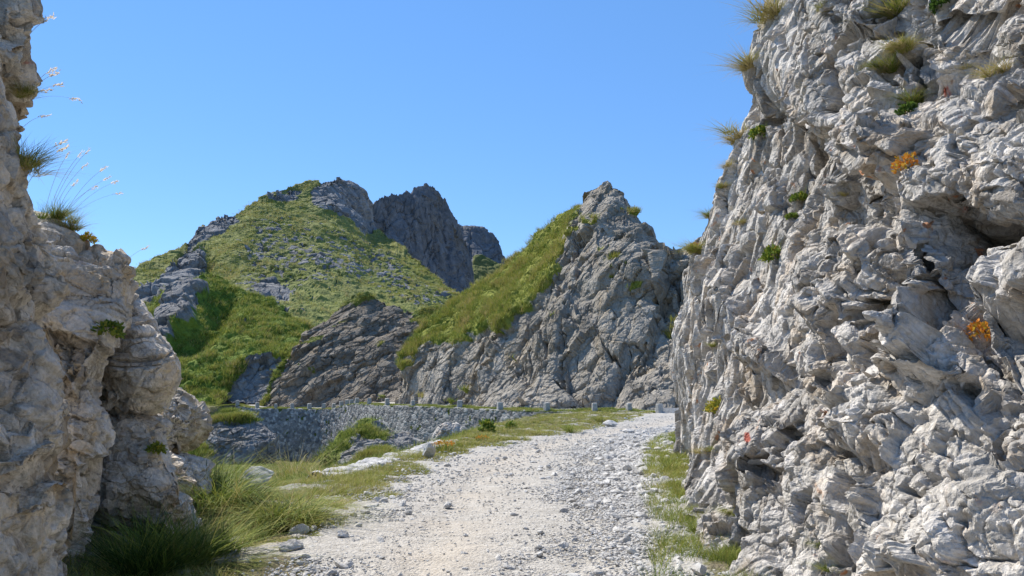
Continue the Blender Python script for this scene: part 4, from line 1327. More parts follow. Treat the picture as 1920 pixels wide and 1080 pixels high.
#VEGETATION
# ------------------------------------------------------------------ grass, plants
def grass_material(name, stops, trans=.24):
    t = NT(name)
    c = t.ramp(t.attr('tint'), stops)
    return t.out(c, None, .75, .15, translucent=trans)
GRASS = grass_material('grass_blades', [(0.0, (.035, .07, .012)), (.3, (.155, .215, .038)), (.55, (.32, .33, .07)), (.78, (.38, .31, .13)), (1.0, (.50, .42, .22))])
PLANT = grass_material('leafy_plant', [(0.0, (.03, .065, .015)), (.35, (.09, .16, .025)), (.6, (.25, .27, .04)), (.8, (.48, .36, .05)), (1.0, (.55, .20, .03))], .3)
HEATH = grass_material('dry_cushion', [(0.0, (.05, .06, .035)), (.4, (.13, .12, .06)), (.7, (.25, .17, .08)), (1.0, (.45, .20, .06))], .25)
SEED = grass_material('seed_heads', [(0.0, (.45, .36, .24)), (1.0, (.85, .78, .66))], .4)

def blades(P, h, w, k, spread, lean, droop, tint, rng, up=None, segs=3):
    """k curved tapering blades at every point of P; h, w, tint may be arrays per point."""
    n = len(P) * k
    rep = lambda a: np.repeat(np.broadcast_to(np.asarray(a, float), (len(P),)), k)
    base = np.repeat(P, k, 0)
    H = rep(h) * rng.uniform(.55, 1.15, n)
    W = rep(w) * rng.uniform(.7, 1.3, n)
    S = rep(spread)
    az = rng.uniform(0, 2 * np.pi, n)
    rr = np.sqrt(rng.random(n))
    o = np.stack([np.cos(az), np.sin(az), 0 * az], 1)
    az2 = az + rng.normal(0, 1.0, n)
    od = np.stack([np.cos(az2), np.sin(az2), 0 * az], 1)
    upv = np.array((0, 0, 1.0)) if up is None else np.repeat(up, k, 0)
    base = base + o * (S * rr)[:, None] - upv * (H * .06)[:, None]
    L = rep(lean) * (.3 + .9 * rr) * rng.uniform(.5, 1.5, n)
    D = rep(droop) * rng.uniform(.4, 1.6, n)
    side = np.stack([-np.sin(az2 + 1.2 * rng.normal(size=n)), np.cos(az2), 0 * az], 1)
    side /= np.linalg.norm(side, axis=1, keepdims=True)
    rows = []
    for s in range(segs + 1):
        t = s / segs
        c = base + upv * (H * (t - .5 * np.minimum(D, 1.6) * t * t))[:, None] + od * (H * (L * t + D * .55 * t * t))[:, None]
        rows.append((c, W * (1 - t) ** .8 if s < segs else W * 0))
    V = []
    for s, (c, ww) in enumerate(rows):
        if s < segs:
            V.append(c - side * (ww * .5)[:, None]); V.append(c + side * (ww * .5)[:, None])
        else:
            V.append(c)
    nv = 2 * segs + 1
    V = np.stack(V, 1).reshape(-1, 3)
    F = []
    for s in range(segs - 1):
        a = 2 * s
        F += [(a, a + 1, a + 3), (a, a + 3, a + 2)]
    a = 2 * (segs - 1)
    F.append((a, a + 1, a + 2))
    F = (np.arange(n) * nv)[:, None, None] + np.array(F)[None]
    tt = np.clip(rep(tint) + rng.normal(0, .15, n), 0, 1)
    T = np.repeat(tt, nv)
    return V, F.reshape(-1, 3), T

def leaves(center, r, n, size, tint, rng, flat=.7):
    """a bushy cushion of small leaf-shaped faces"""
    d = rng.normal(size=(n, 3)); d /= np.linalg.norm(d, axis=1, keepdims=True)
    d[:, 2] = np.abs(d[:, 2]) * flat
    lump = 1 + .35 * perlin(d * 2.2 + center[0] * 3, 5)
    P = np.asarray(center) + d * (r * lump * rng.uniform(.55, 1.0, n) ** .6)[:, None]
    a = rng.normal(size=(n, 3)) + d * .8; a /= np.linalg.norm(a, axis=1, keepdims=True)
    b = np.cross(a, rng.normal(size=(n, 3))); b /= np.linalg.norm(b, axis=1, keepdims=True)
    s = size * rng.uniform(.6, 1.4, n)[:, None]
    V = np.stack([P - b * s * .1, P + a * s * .5 - b * s * .35, P + a * s, P + a * s * .5 + b * s * .35], 1).reshape(-1, 3)
    F = (np.arange(n) * 4)[:, None, None] + np.array([(0, 1, 2), (0, 2, 3)])[None]
    T = np.repeat(np.clip(tint + rng.normal(0, .10, n), 0, 1), 4)
    return V, F.reshape(-1, 3), T

def join(parts):
    V, F, T = [], [], []
    k = 0
    for v, f, t in parts:
        V.append(v); F.append(f + k); T.append(t); k += len(v)
    return np.concatenate(V), np.concatenate(F), np.concatenate(T)

def stuff(name, parts, mat, label=None):
    V, F, T = join(parts)
    ob = tri_mesh(name, V, F, mat, {'tint': T}, False, origin=(0, 0, 0))
    tag(ob, label, None, None, 'stuff')
    return ob

rng = np.random.default_rng(21)
# --- turf along the road and in the gully
def ground_turf():
    sh = GP.shape[:2]
    X, Y = GP[..., 0], GP[..., 1]
    px, py = project(GP)
    xl = curve_x(XL, Y); xo = curve_x(XO, Y); xr = curve_x(XR, Y)
    area = np.gradient(Y, axis=0) * (Y + 1.5)
    vis = (px > -60) & (px < 1980) & (py < 1120) & (Y > 4.5) & (Y < 125)
    n = fbm(GP / 1.1, 4, 801).reshape(sh)
    n2 = fbm(GP / .5, 3, 806).reshape(sh)
    parts = []
    def scatter(mask, count, h, w, k, spread, lean, droop, tint, power=1.0):
        wgt = (mask * vis * area / np.maximum(Y, 6) ** power).ravel()
        wgt = np.maximum(wgt, 0); wgt /= wgt.sum()
        idx = rng.choice(len(wgt), count, p=wgt)
        P = GP.reshape(-1, 3)[idx] + rng.normal(0, .03, (count, 3)) * (1, 1, 0)
        f = lambda a: a.ravel()[idx] if isinstance(a, np.ndarray) else a
        sc = np.clip(P[:, 1] / 14, .8, 2.6)
        parts.append(blades(P, f(h), f(w) * sc, k, f(spread), lean, droop, f(tint), rng))
    g = np.clip(g_ground, 0, 1)
    left = (X < xl + .3) & (X > xo - .8) & (Y < 60)
    clumpy = sstep(-.35, .45, n + .5 * n2)
    # dry verge beside the road
    scatter(g * left * clumpy * sstep(9, 15, Y), 9000, .15 + .10 * np.clip(n, -.6, 1), .007, 7, .09, .5, .5, .58 + .2 * n2, 1.6)
    # rank grass under the left rocks
    bank = (X < xl - .9 + .6 * n) & (Y < 22) & (X > -12)
    scatter(g * bank * clumpy, 2400, .12 + .10 * np.clip(n, -.6, 1), .010, 7, .08, .45, .6, .36 + .5 * n, 1.3)
    scatter(g * (X < xl + .1) * (Y < 16) * sstep(-.1, .4, n), 1700, .09, .006, 7, .08, .6, .6, .68, 1.5)
    # strip under the right cliff
    right = (X > xr - .5) & (Y < 32) & (X < xr + 1.6)
    scatter(right * sstep(-.6, .2, n) * np.clip(.4 + g, 0, 1), 9500, .20 + .10 * np.clip(n2, -.6, 1), .007, 7, .07, .5, .5, .44 + .35 * n, 1.3)
    # gully turf
    gul = (X < xo - .2) & (Y > 18) & (Y < wall_line(X)[0])
    scatter(gul * 1.0, 9000, .38 + .12 * n, .010, 7, .25, .55, .5, .36 + .18 * n, 1.4)
    # turf on the edge of the far road, above the wall
    far = (Y > wall_line(X)[0] + .7) & (Y < wall_line(X)[0] + 2.4) & (X < 9)
    scatter(far * sstep(-.5, .1, n), 6000, .20, .010, 7, .2, .5, .5, .42, 1.0)
    tt = rng.uniform(0, len(WALL_LINE) - 1, 6000)
    ii = tt.astype(int)
    Pw = WALL_LINE[ii] + (tt - ii)[:, None] * (WALL_LINE[np.minimum(ii + 1, len(WALL_LINE) - 1)] - WALL_LINE[ii])
    nw = fbm(Pw / 2.5, 3, 811)
    Pw = Pw[nw > -.35]; nw = nw[nw > -.35]
    Pw = Pw + np.stack([rng.normal(0, .12, len(Pw)), rng.uniform(-.1, .75, len(Pw)), 0 * nw - .03], 1)
    parts.append(blades(Pw, .20 + .12 * nw, .022, 7, .16, .6, .6, .42 + .3 * nw, rng))
    stuff('grass', parts, GRASS, 'dry and green grass along the road verges and in the gully')
ground_turf()

def slope_turf(Q, g, count, h, w, k, spread, tint, seed, cond=None, lean=.45, droop=.45, scale=1.0, tuft_size=3.0):
    n = fbm(Q / tuft_size, 4, seed).reshape(g.shape)
    m = sstep(.45, .8, g[:Q.shape[0]]) * sstep(-.45, .25, n)
    px, py = project(Q)
    m = m * (py < 900)
    if cond is not None: m = m * cond(px, py)
    wgt = m.ravel() + 1e-12
    wgt /= wgt.sum()
    r = np.random.default_rng(seed)
    idx = r.choice(len(wgt), count, p=wgt)
    P = Q.reshape(-1, 3)[idx] + r.normal(0, spread * .6, (count, 3)) * (1, 1, .2)
    nn = n.ravel()[idx]
    return blades(P, h * (1 + .5 * nn), w, k, spread, lean, droop, np.clip(tint + .45 * nn, 0, 1), r)
stuff('grass', [slope_turf(Q_pin, g_pin, 9500, .58, .05, 7, .30, .44, 821)], GRASS, 'sunlit tussock grass on the shoulder of the rock pinnacle')
stuff('grass', [slope_turf(Q_hill, g_hill, 12000, .80, .09, 7, .45, .36, 831)], GRASS, 'lush green tussock grass on the near hill')
stuff('grass', [slope_turf(Q_mt, g_mt, 14000, .7, .16, 6, .8, .50, 841, tuft_size=9)], GRASS, 'short alpine grass on the broad mountain slope')
stuff('grass', [slope_turf(Q_kn, g_kn, 2500, .40, .05, 7, .30, .42, 851)], GRASS, 'grass on the top of the brown knoll')
for ob_, Q_, g_ in OUTS[:2]:
    y_ = Q_[..., 1].mean()
    stuff('grass', [slope_turf(Q_, g_, 2600, .0065 * y_, .0006 * y_, 8, .006 * y_, .32, 861 + int(y_))], GRASS, None)

# --- single plants
def nearest(key, x, y, r=7):
    A = HITS[key]
    px, py = HITS[key + '_px']
    d = (px - x) ** 2 + (py - y) ** 2
    m = d < r * r
    if not m.any(): return A[np.argmin(d)]
    dd = np.where(m, np.linalg.norm(A - CAM, axis=1), 1e9)
    return A[np.argmin(dd)]
for k_ in ('right', 'left'):
    HITS[k_ + '_px'] = project(HITS[k_])
    HITS[k_ + '_px'] = tuple(np.where(HITS[k_][:, 1] < .6, 9999, q) for q in HITS[k_ + '_px'])

def place_mesh(name, parts, mat, origin, label, cat, group=None):
    V, F, T = join(parts)
    ob = tri_mesh(name, V, F, mat, {'tint': T}, False, origin=origin)
    tag(ob, label, cat, group)
    return ob

def tuft_at(P, size, tint, label, name='grass_tuft', cat='grass tuft', n=90, droop=.7, lean=.6, wid=.010, mat=None, outward=None, group=None):
    r = np.random.default_rng(abs(hash((round(float(P[0]), 3), round(float(P[2]), 3)))) % 99991)
    up = None
    if outward is not None:
        u = np.array((outward[0], outward[1], 1.0)); u /= np.linalg.norm(u)
        up = u[None]
    A = np.asarray(P)[None]
    # several sub-clumps of unequal length, and dead thatch hanging below
    parts = []
    m = 5
    for q in range(m):
        o = r.normal(0, size * .20, 3) * (1, 1, .35)
        parts.append(blades(A + o, size * r.uniform(.5, 1.05), wid * size, max(6, n // m), size * .18, lean * r.uniform(.7, 1.3), droop * r.uniform(.7, 1.5), np.clip(tint + r.normal(0, .10), 0, 1), r, up))
    parts.append(blades(A - np.array((0, 0, size * .05)), size * .55, wid * size, n // 3, size * .36, lean * 1.6, 1.7, min(1, tint + .28), r, up))
    parts.append(blades(A, size * 1.15, wid * size * .6, max(4, n // 14), size * .25, lean, droop * .5, min(1, tint + .35), r, up))
    return place_mesh(name, parts, mat or GRASS, P, label, cat, group)

def cushion_at(P, size, tint, label, name='cushion_plant', cat='plant', n=260, leaf=.16, mat=None, flat=.8, stalks=0):
    r = np.random.default_rng(abs(hash((round(float(P[0]), 3), round(float(P[2]), 3)))) % 99991)
    parts = [leaves(np.asarray(P), size * .5, n, size * leaf, tint, r, flat)]
    if stalks: parts.append(blades(np.asarray(P)[None], size * .9, .03 * size, stalks, size * .3, .5, .3, np.clip(tint + .2, 0, 1), r))
    return place_mesh(name, parts, mat or PLANT, P, label, cat)

def px_size(P, s):
    return s * np.linalg.norm(np.asarray(P) - CAM) / F_PX

OUT_R = (-.75, -.15)
RIGHT = [
    (1397, 125, 70, .66, 't', 'large brownish grass tuft jutting from the cliff edge just below the topmost tuft'),
    (1440, 28, 75, .62, 't', 'topmost brown and green grass tuft on the upper edge of the right cliff'),
    (1364, 255, 66, .74, 't', 'tall brown dry tuft clinging to the cliff edge under the large jutting grass tuft'),
    (1340, 305, 34, .9, 't', 'small dry straw tuft on the cliff edge below the tall brown one'),
    (1306, 400, 44, .38, 't', 'narrow green grass tuft on the cliff edge above the lowest sky-line tuft'),
    (1290, 468, 56, .45, 't', 'lowest green grass tuft on the skyline edge of the right cliff'),
    (1420, 248, 34, .42, 'c', 'green plant with orange tips on the cliff beside the tall brown tuft'),
    (1450, 478, 44, .45, 'c', 'round bright yellow-green plant in the middle of the right cliff'),
    (1694, 190, 50, .36, 't', 'upright green grass tuft above a grey cushion high on the cliff'),
    (1695, 205, 32, .18, 'c', 'grey-green cushion plant right under an upright grass tuft high on the cliff'),
    (1670, 30, 85, .45, 't', 'big yellow-green grass clump hanging in the cleft at the top of the cliff'),
    (1676, 85, 60, .68, 't', 'ochre grass clump hanging below the big one in the top cleft'),
    (1758, 16, 34, .12, 'c', 'dark bluish green cushion at the very top of the cliff'),
    (1852, 138, 60, .72, 't', 'dry straw-coloured tuft with upright stalks high on the right part of the cliff'),
    (1650, 130, 56, .50, 't', 'olive drooping tuft under the hanging clumps of the top cleft'),
    (1690, 314, 36, .92, 'o', 'small orange dried plant beside a crack above the hollow'),
    (1842, 632, 40, .95, 'o', 'tall orange dried plant in the dark hollow of the right cliff'),
    (1338, 764, 38, .66, 'c', 'yellow-green leafy plant low on the fluted far end of the cliff'),
    (1326, 650, 30, .42, 't', 'small green tuft halfway up the fluted far end of the cliff'),
    (1382, 425, 36, .70, 't', 'dry brownish tuft in a crack left of the round bright plant'),
    (1502, 372, 28, .42, 'c', 'tiny light green plant on a ledge right of the dry brownish tuft'),
    (1482, 402, 22, .40, 'c', 'tiny green plant just below the light green ledge plant'),
    (1560, 366, 26, .76, 't', 'small dry tuft on top of a pale projecting block'),
    (1328, 842, 34, .34, 't', 'small fresh green tuft at the foot of the fluted rock'),
    (1308, 846, 40, .66, 't', 'brown-green dry tuft at the far foot of the cliff'),
    (1356, 955, 44, .52, 't', 'olive tuft at the cliff foot beside the grassy strip'),
    (1512, 1022, 32, .30, 't', 'small green tuft in a crack near the bottom of the cliff'),
    (1538, 1066, 48, .28, 't', 'dark green tuft at the bottom edge under the cliff'),
    (1785, 130, 22, .55, 't', 'thin tuft on a small ledge left of the dry straw-coloured tuft'),
    (1530, 16, 26, .40, 't', 'small green tuft between blocks at the top left of the cliff'),
    (1350, 345, 28, .55, 't', 'thin tuft in the cracks below the small dry straw tuft'),
    (1262, 455, 20, .9, 'h', 'reddish stalks beside the lowest skyline tuft'),
]
for x, y, s, tint, typ, lab in RIGHT:
    P = nearest('right', x, y)
    P = P + np.array((.02, 0, -.01))
    S = px_size(P, s)
    if typ == 't': tuft_at(P + np.array((.06, 0, 0)), S * .66, tint, lab, n=420, droop=.85, lean=.75, wid=.024, outward=OUT_R)
    elif typ == 'h': cushion_at(P, S * 1.1, tint, lab, 'dry_cushion', 'plant', 500, .12, HEATH, 1.2, 60)
    elif typ == 'o': cushion_at(P, S, tint, lab, 'dried_plant', 'plant', 150, .20, PLANT, 1.5, 8)
    else: cushion_at(P, S * 1.05, tint, lab, 'cushion_plant', 'plant', 380, .17, PLANT, .9, 20)

LEFT = [
    (62, 318, 90, .50, 't', 'dark drooping grass clump in the notch of the left face against the sky'),
    (108, 400, 60, .30, 't', 'bright green grass clump on the shoulder above the cracked buttress'),
    (138, 415, 60, .55, 't', 'fine bluish wispy grass beside the bright green clump on the shoulder'),
    (210, 628, 44, .45, 'c', 'yellow-green fern in the shaded cleft between two left buttresses'),
    (172, 452, 26, .75, 'c', 'small yellow plant on top of the cracked buttress'),
    (298, 845, 30, .55, 'c', 'small plant in the joint under the upright boulder'),
    (40, 180, 40, .55, 't', 'faint dry tuft high on the left face'),
]
for x, y, s, tint, typ, lab in LEFT:
    P = nearest('left', x, y)
    S = px_size(P, s)
    if typ == 't': tuft_at(P, S * .75, tint, lab, n=420, droop=.7, lean=.6, wid=.016, outward=(.45, -.1))
    else: cushion_at(P, S, tint, lab, 'fern' if 'fern' in lab else 'cushion_plant', 'plant', 240, .2, PLANT, .9, 10)

def seed_grass(P, tip, n_head, label, r):
    """one arching stalk ending in a feathery seed head"""
    P = np.asarray(P, float); tip = np.asarray(tip, float)
    L = np.linalg.norm(tip - P)
    mid = (P + tip) / 2 + np.array((-.05, 0, .16)) * L
    t = np.linspace(0, 1, 14)[:, None]
    c = (1 - t) ** 2 * P + 2 * t * (1 - t) * mid + t ** 2 * tip
    w = .0020
    V = []; F = []
    for q, pt in enumerate(c):
        for a in range(3):
            V.append(pt + w * np.array((math.cos(a * 2.094), math.sin(a * 2.094), 0)))
    for q in range(13):
        for a in range(3):
            b = (a + 1) % 3
            F += [(q * 3 + a, q * 3 + b, q * 3 + 3 + b), (q * 3 + a, q * 3 + 3 + b, q * 3 + 3 + a)]
    stalk = (np.array(V), np.array(F), np.full(len(V), .1))
    d = (c[-1] - c[-3]); d /= np.linalg.norm(d)
    hd = []
    tt = np.linspace(.0, 1, n_head)
    pts = c[-1] + d[None] * (tt * .085 - .04)[:, None] + r.normal(0, .006, (n_head, 3))
    V2 = []; F2 = []
    for p_ in pts:
        a = d * .018 + r.normal(0, .007, 3); b = np.cross(a, r.normal(size=3)); b = b / np.linalg.norm(b) * .0045
        k = len(V2)
        V2 += [p_ - b, p_ + b, p_ + a + b * .4, p_ + a - b * .4]
        F2 += [(k, k + 1, k + 2), (k, k + 2, k + 3)]
    head = (np.array(V2), np.array(F2), r.uniform(.5, 1, len(V2)))
    Vs, Fs, Ts = stalk
    root = tri_mesh('seed_stalk', Vs, Fs, SEED, {'tint': Ts}, True, origin=P)
    tag(root, label, 'grass stalk', 'feathery seed stalks on the left rocks against the sky')
    hv, hf, ht = head
    h = tri_mesh('seed_head', hv - P, hf, SEED, {'tint': ht}, False, origin=(0, 0, 0))
    h.parent = root
    return root
r_ = np.random.default_rng(77)
STALKS = [(112, 270, 80, 330), (118, 280, 84, 335), (150, 290, 100, 380), (163, 285, 102, 385), (158, 312, 104, 388), (192, 318, 125, 395), (200, 335, 128, 400), (176, 352, 120, 395), (214, 342, 130, 402), (220, 363, 135, 405),
          (140, 345, 112, 390), (125, 292, 92, 370), (96, 132, 50, 190), (100, 140, 52, 195), (106, 160, 52, 200), (140, 186, 60, 200), (84, 170, 48, 200), (90, 36, 55, 70), (82, 218, 55, 240), (271, 466, 232, 500)]
for tx, ty, bx_, by_ in STALKS:
    P = nearest('left', bx_, by_, 12)
    tip = unproject(tx, ty, P[1] - .05)
    seed_grass(P, tip, 26, 'thin pale seed stalk leaning out from the left rocks into the sky', r_)

# --- tussocks and plants standing on the ground
def ground_hit(x, y):
    """ground point seen at picture point"""
    Ys = np.geomspace(4, 120, 1500)
    pts = unproject(np.full(1500, x), np.full(1500, y), Ys)
    gz = ground_z(pts[:, 0], pts[:, 1])
    below = pts[:, 2] <= gz
    i = int(np.argmax(below)) if below.any() else 1499
    return np.array((pts[i, 0], pts[i, 1], gz[i]))
GROUND_TUFTS = [
    (345, 1062, 150, .26, .5, 'large fresh green grass tussock at the foot of the left rocks'),
    (255, 1075, 130, .16, .6, 'dark green shaded grass nearest the left rock corner'),
    (405, 1040, 110, .36, .5, 'bright green tussock right of the large fresh green one'),
    (300, 1010, 90, .20, .6, 'shaded green tuft tucked under the stepped rock ledge'),
    (440, 965, 135, .33, 1.2, 'big arching grey-green tussock between the rocks and the road'),
    (395, 930, 120, .20, 1.2, 'arching tussock close under the farthest left boulder'),
    (515, 985, 115, .40, 1.3, 'dry drooping tussock nearest the gravel edge'),
    (555, 972, 92, .36, 1.3, 'straw tinted tussock at the tip of the grassy bank'),
    (470, 1012, 55, .26, .6, 'small vivid green tuft on bare soil by the gravel'),
    (350, 905, 80, .30, .7, 'green tuft beside the low broken rocks'),
    (545, 905, 85, .66, .5, 'tall yellowish grass clump at the edge of the gully'),
    (610, 905, 60, .60, .5, 'yellow-green clump below the mossy mound'),
    (640, 950, 46, .64, .8, 'low dry tuft left of the stone edging'),
    (735, 930, 34, .55, .8, 'low olive tuft on the road edge near the stone edging'),
    (690, 905, 30, .5, .8, 'small tuft on the near end of the stone edging'),
    (1070, 812, 34, .40, .7, 'green-grey weed on the far verge'),
    (1000, 815, 30, .58, .7, 'dry tuft on the middle of the far verge'),
    (1125, 790, 30, .5, .7, 'olive tuft where the verge narrows'),
    (1300, 1000, 40, .32, .6, 'green tuft on the strip of grass beside the right cliff'),
    (1280, 930, 40, .55, .6, 'yellowish tuft on the grass strip beside the right cliff'),
    (1255, 885, 40, .42, .6, 'farthest tuft of the grass strip beside the right cliff'),
    (1385, 1065, 46, .30, .6, 'green tuft at the bottom of the grass strip beside the right cliff'),
]
for x, y, s, tint, dr, lab in GROUND_TUFTS:
    P = ground_hit(x, y)
    S = px_size(P, s)
    tuft_at(P, S * (.95 if s > 70 else .9), tint, lab, 'grass_tussock' if s > 70 else 'grass_tuft', 'grass tuft', n=560 if s > 70 else 150, droop=dr, lean=.8, wid=.017 if s > 70 else .026)
WEEDS = [
    (912, 812, 24, .45, 'taller yellow-green leafy weed against the stone wall'),
    (958, 806, 16, .45, 'smaller yellow-green weed right of the taller one by the wall'),
    (832, 846, 44, .90, 'patch of orange wildflowers beside the white stone'),
    (905, 828, 26, .85, 'small orange flowers on the verge below the leafy weed'),
]
for x, y, s, tint, lab in WEEDS:
    P = ground_hit(x, y)
    S = px_size(P, s)
    if 'flower' in lab:
        r2 = np.random.default_rng(int(x))
        place_mesh('wildflowers', [blades(P[None], S * .5, .02 * S, 160, S * .5, .4, .3, .45, r2), leaves(P + np.array((0, 0, S * .25)), S * .5, 130, S * .09, .93, r2, .35)], PLANT, P, lab, 'flowers')
    else:
        cushion_at(P, S * 1.3, tint, lab, 'leafy_weed', 'plant', 200, .22, PLANT, 1.4, 14)

# ------------------------------------------------------------------ stones
STONE = rock_material('loose_stone', (.36, .35, .33), (.53, .515, .485), (.67, .655, .625), (.45, .38, .30), .35, .12, grass=False)
def stone_shape(seed, sub=2):
    import bmesh
    bm = bmesh.new()
    bmesh.ops.create_icosphere(bm, subdivisions=sub, radius=1)
    V = np.array([v.co[:] for v in bm.verts]); F = np.array([[v.index for v in f.verts] for f in bm.faces])
    bm.free()
    r = np.random.default_rng(seed)
    for _ in range(11):
        n = r.normal(size=3); n /= np.linalg.norm(n)
        d = r.uniform(.45, .85)
        s = V @ n
        V = V - np.outer(np.maximum(s - d, 0), n) * .96
    V = V * np.array((1.25, .9, .62)) * (1 + .05 * perlin(V * 2.5 + seed, seed)[:, None])
    return V, F
SHAPES = [stone_shape(900 + k) for k in range(12)]
SHAPES_LO = [stone_shape(900 + k, 1) for k in range(12)]

def gravel():
    r = np.random.default_rng(55)
    N0 = 260000
    Y = np.exp(r.uniform(np.log(5.6), np.log(46), N0))
    xl = curve_x(XL, Y); xr = curve_x(XR, Y)
    X = r.uniform(xl - 1.0, xr + .7)
    s = (X - (xl + xr) / 2) / ((xr - xl) / 2)
    P3 = np.stack([X, Y, 0 * X], 1)
    n = fbm(P3 / .9, 3, 951)
    n2 = fbm(P3 / 3.0, 3, 955)
    dens = .16 + .75 * sstep(-.15, .45, s + .45 * n2) + .5 * np.exp(-((s + 1.0) / .22) ** 2) * (Y < 14)
    dens *= sstep(-.8, .5, n + .35)
    dens *= np.where((s < -1.15) | (s > 1.1), .35, 1)
    dens *= (1 - .6 * np.exp(-((s + .4) / .24) ** 2)) * (1 - .4 * np.exp(-((s - .38) / .14) ** 2))
    keep = r.random(N0) < dens * .40 * np.clip((Y / 9) ** .4, .8, 1.6)
    X, Y, s, n2 = X[keep], Y[keep], s[keep], n2[keep]
    m = len(X)
    size = .008 + .015 * r.random(m) ** 2 + .045 * (r.random(m) > .975) * r.random(m) ** 1.6
    size *= 1 + .5 * sstep(-.1, .6, s) + .45 * np.exp(-((s + 1.0) / .25) ** 2) * (Y < 14)
    size *= np.clip(Y / 10, .9, 1.7)
    Z = ground_z(X, Y) + size * .25
    app = size / Y
    order = np.argsort(-app)
    ang = r.uniform(0, 2 * np.pi, m); tx = r.normal(0, .25, m); ty = r.normal(0, .25, m)
    sx = size * r.uniform(.8, 1.25, m)
    # the largest ones are objects of their own
    meshes = [tri_mesh('loose_stone', v, f, STONE, None, False, link=False, origin=(0, 0, 0)) for v, f in SHAPES]
    for i in order[:290]:
        ob = bpy.data.objects.new('loose_stone', meshes[i % 12])
        ob.location = (X[i], Y[i], Z[i]); ob.rotation_euler = (tx[i], ty[i], ang[i]); ob.scale = (sx[i], size[i], size[i] * .95)
        COL.objects.link(ob)
        tag(ob, 'small loose pale limestone stone lying on the gravel road', 'stone', 'loose stones on the gravel road')
    Vs, Fs = [], []
    k = 0
    rest = order[290:]
    for q in range(12):
        ids = rest[rest % 12 == q]
        V, F = SHAPES_LO[q]
        ca, sa = np.cos(ang[ids]), np.sin(ang[ids])
        v = V[None] * np.stack([sx[ids], size[ids], size[ids] * .95], 1)[:, None]
        v = np.stack([v[..., 0], v[..., 1] - v[..., 2] * tx[ids][:, None], v[..., 2] + v[..., 1] * tx[ids][:, None]], -1)
        v = np.stack([v[..., 0] * ca[:, None] - v[..., 1] * sa[:, None], v[..., 0] * sa[:, None] + v[..., 1] * ca[:, None], v[..., 2]], -1)
        v = v + np.stack([X[ids], Y[ids], Z[ids]], 1)[:, None]
        f = (np.arange(len(ids)) * len(V))[:, None, None] + F[None] + k
        Vs.append(v.reshape(-1, 3)); Fs.append(f.reshape(-1, 3)); k += len(ids) * len(V)
    ob = tri_mesh('gravel', np.concatenate(Vs), np.concatenate(Fs), STONE, None, False, origin=(0, 0, 0))
    tag(ob, 'pale limestone gravel strewn over the road', None, None, 'stuff')
gravel()

def boulder(x, y, w_px, squash, label, seed, yaw=0, mat=None, P=None, name='boulder'):
    P = ground_hit(x, y) if P is None else P
    S = px_size(P, w_px) / 2
    V, F = stone_shape(seed, 4)
    V = V / np.array((1.25, .9, .62))
    d = rock_disp(V, [((.7, .6, .5), .12, .05, .05), ((.25, .22, .18), .04, .06, .02)], rotmat(20, 30, yaw), warp=.2, seed=seed)
    V = V * (1 + d)[:, None]
    V = V * np.array((1.0, .8, squash)) * S
    c, s = math.cos(yaw), math.sin(yaw)
    V = V @ np.array(((c, -s, 0), (s, c, 0), (0, 0, 1))).T
    V[:, 2] -= V[:, 2].min() + .12 * S
    ob = tri_mesh(name, V + P, F, mat or STONE, None, False, origin=P)
    tag(ob, label, 'stone')
    return ob
boulder(803, 858, 30, 1.1, 'upright white triangular stone beside the orange wildflowers', 31, .4)
boulder(1125, 864, 19, .6, 'single white stone lying alone in the middle of the gravel road', 32)
boulder(478, 918, 78, .6, 'weathered grey boulder half hidden among the grass tussocks', 33, .3)
boulder(1210, 768, 22, .8, 'rounded pale boulder between two stone posts near the end of the wall', 34)
boulder(1142, 800, 34, .5, 'flat grey stone on the verge where the road bends', 35, .2)
boulder(1178, 812, 26, .4, 'flat pale slab stone at the edge of the bend', 36, .5)
boulder(560, 1000, 40, .6, 'grey stone at the foot of the dry drooping tussock', 37, .8)
boulder(1345, 880, 30, .4, 'loose flat slab at the foot of the right cliff', 38, .2)
boulder(1400, 880, 44, .35, 'flat ledge stone perched low on the right cliff', 39, .3, P=nearest('right', 1415, 866) + np.array((0, 0, -.03)))
boulder(1290, 972, 30, .6, 'whitish stone on the grass strip by the right cliff', 40, .4)
boulder(1345, 1035, 34, .6, 'pale stone at the lower end of the grass strip', 41, .1)
boulder(545, 1035, 44, .55, 'broad pale stone in the rubble at the left road edge', 42, .9)
boulder(640, 1010, 28, .6, 'grey stone in the rubble heap beside the left wheel track', 43, .9)
boulder(1312, 1078, 40, .6, 'pale stone at the bottom edge right of the road', 44, .9)

# ------------------------------------------------------------------ stone posts on the wall
def concrete():
    t = NT('weathered_stone_post')
    p = t.pos()
    n = t.noise(p, 6, 8, .7)
    c = t.ramp(n, [(.3, (.24, .23, .21)), (.5, (.37, .355, .325)), (.7, (.50, .48, .44))])
    return t.out(c, t.bump(n, .03, .6), .95, .1)
POSTMAT = concrete()
def post_mesh():
    import bmesh
    bm = bmesh.new()
    bmesh.ops.create_cube(bm, size=1)
    for v in bm.verts:
        k = .84 if v.co.z > 0 else 1
        v.co.x *= .46 * k; v.co.y *= .42 * k; v.co.z = .66 if v.co.z > 0 else -.12
    bmesh.ops.bevel(bm, geom=[e for e in bm.edges if max(v.co.z for v in e.verts) > 0], offset=.07, segments=2, affect='EDGES', profile=.6)
    bmesh.ops.subdivide_edges(bm, edges=bm.edges[:], cuts=2, use_grid_fill=True)
    V = np.array([v.co[:] for v in bm.verts], f32)
    dd = fbm(V * 5, 3, 71) * .018
    for v, d in zip(bm.verts, dd):
        v.co += v.co.normalized() * float(d)
    me = bpy.data.meshes.new('stone_post')
    bm.to_mesh(me); bm.free()
    me.materials.append(POSTMAT)
    return me
PM = post_mesh()
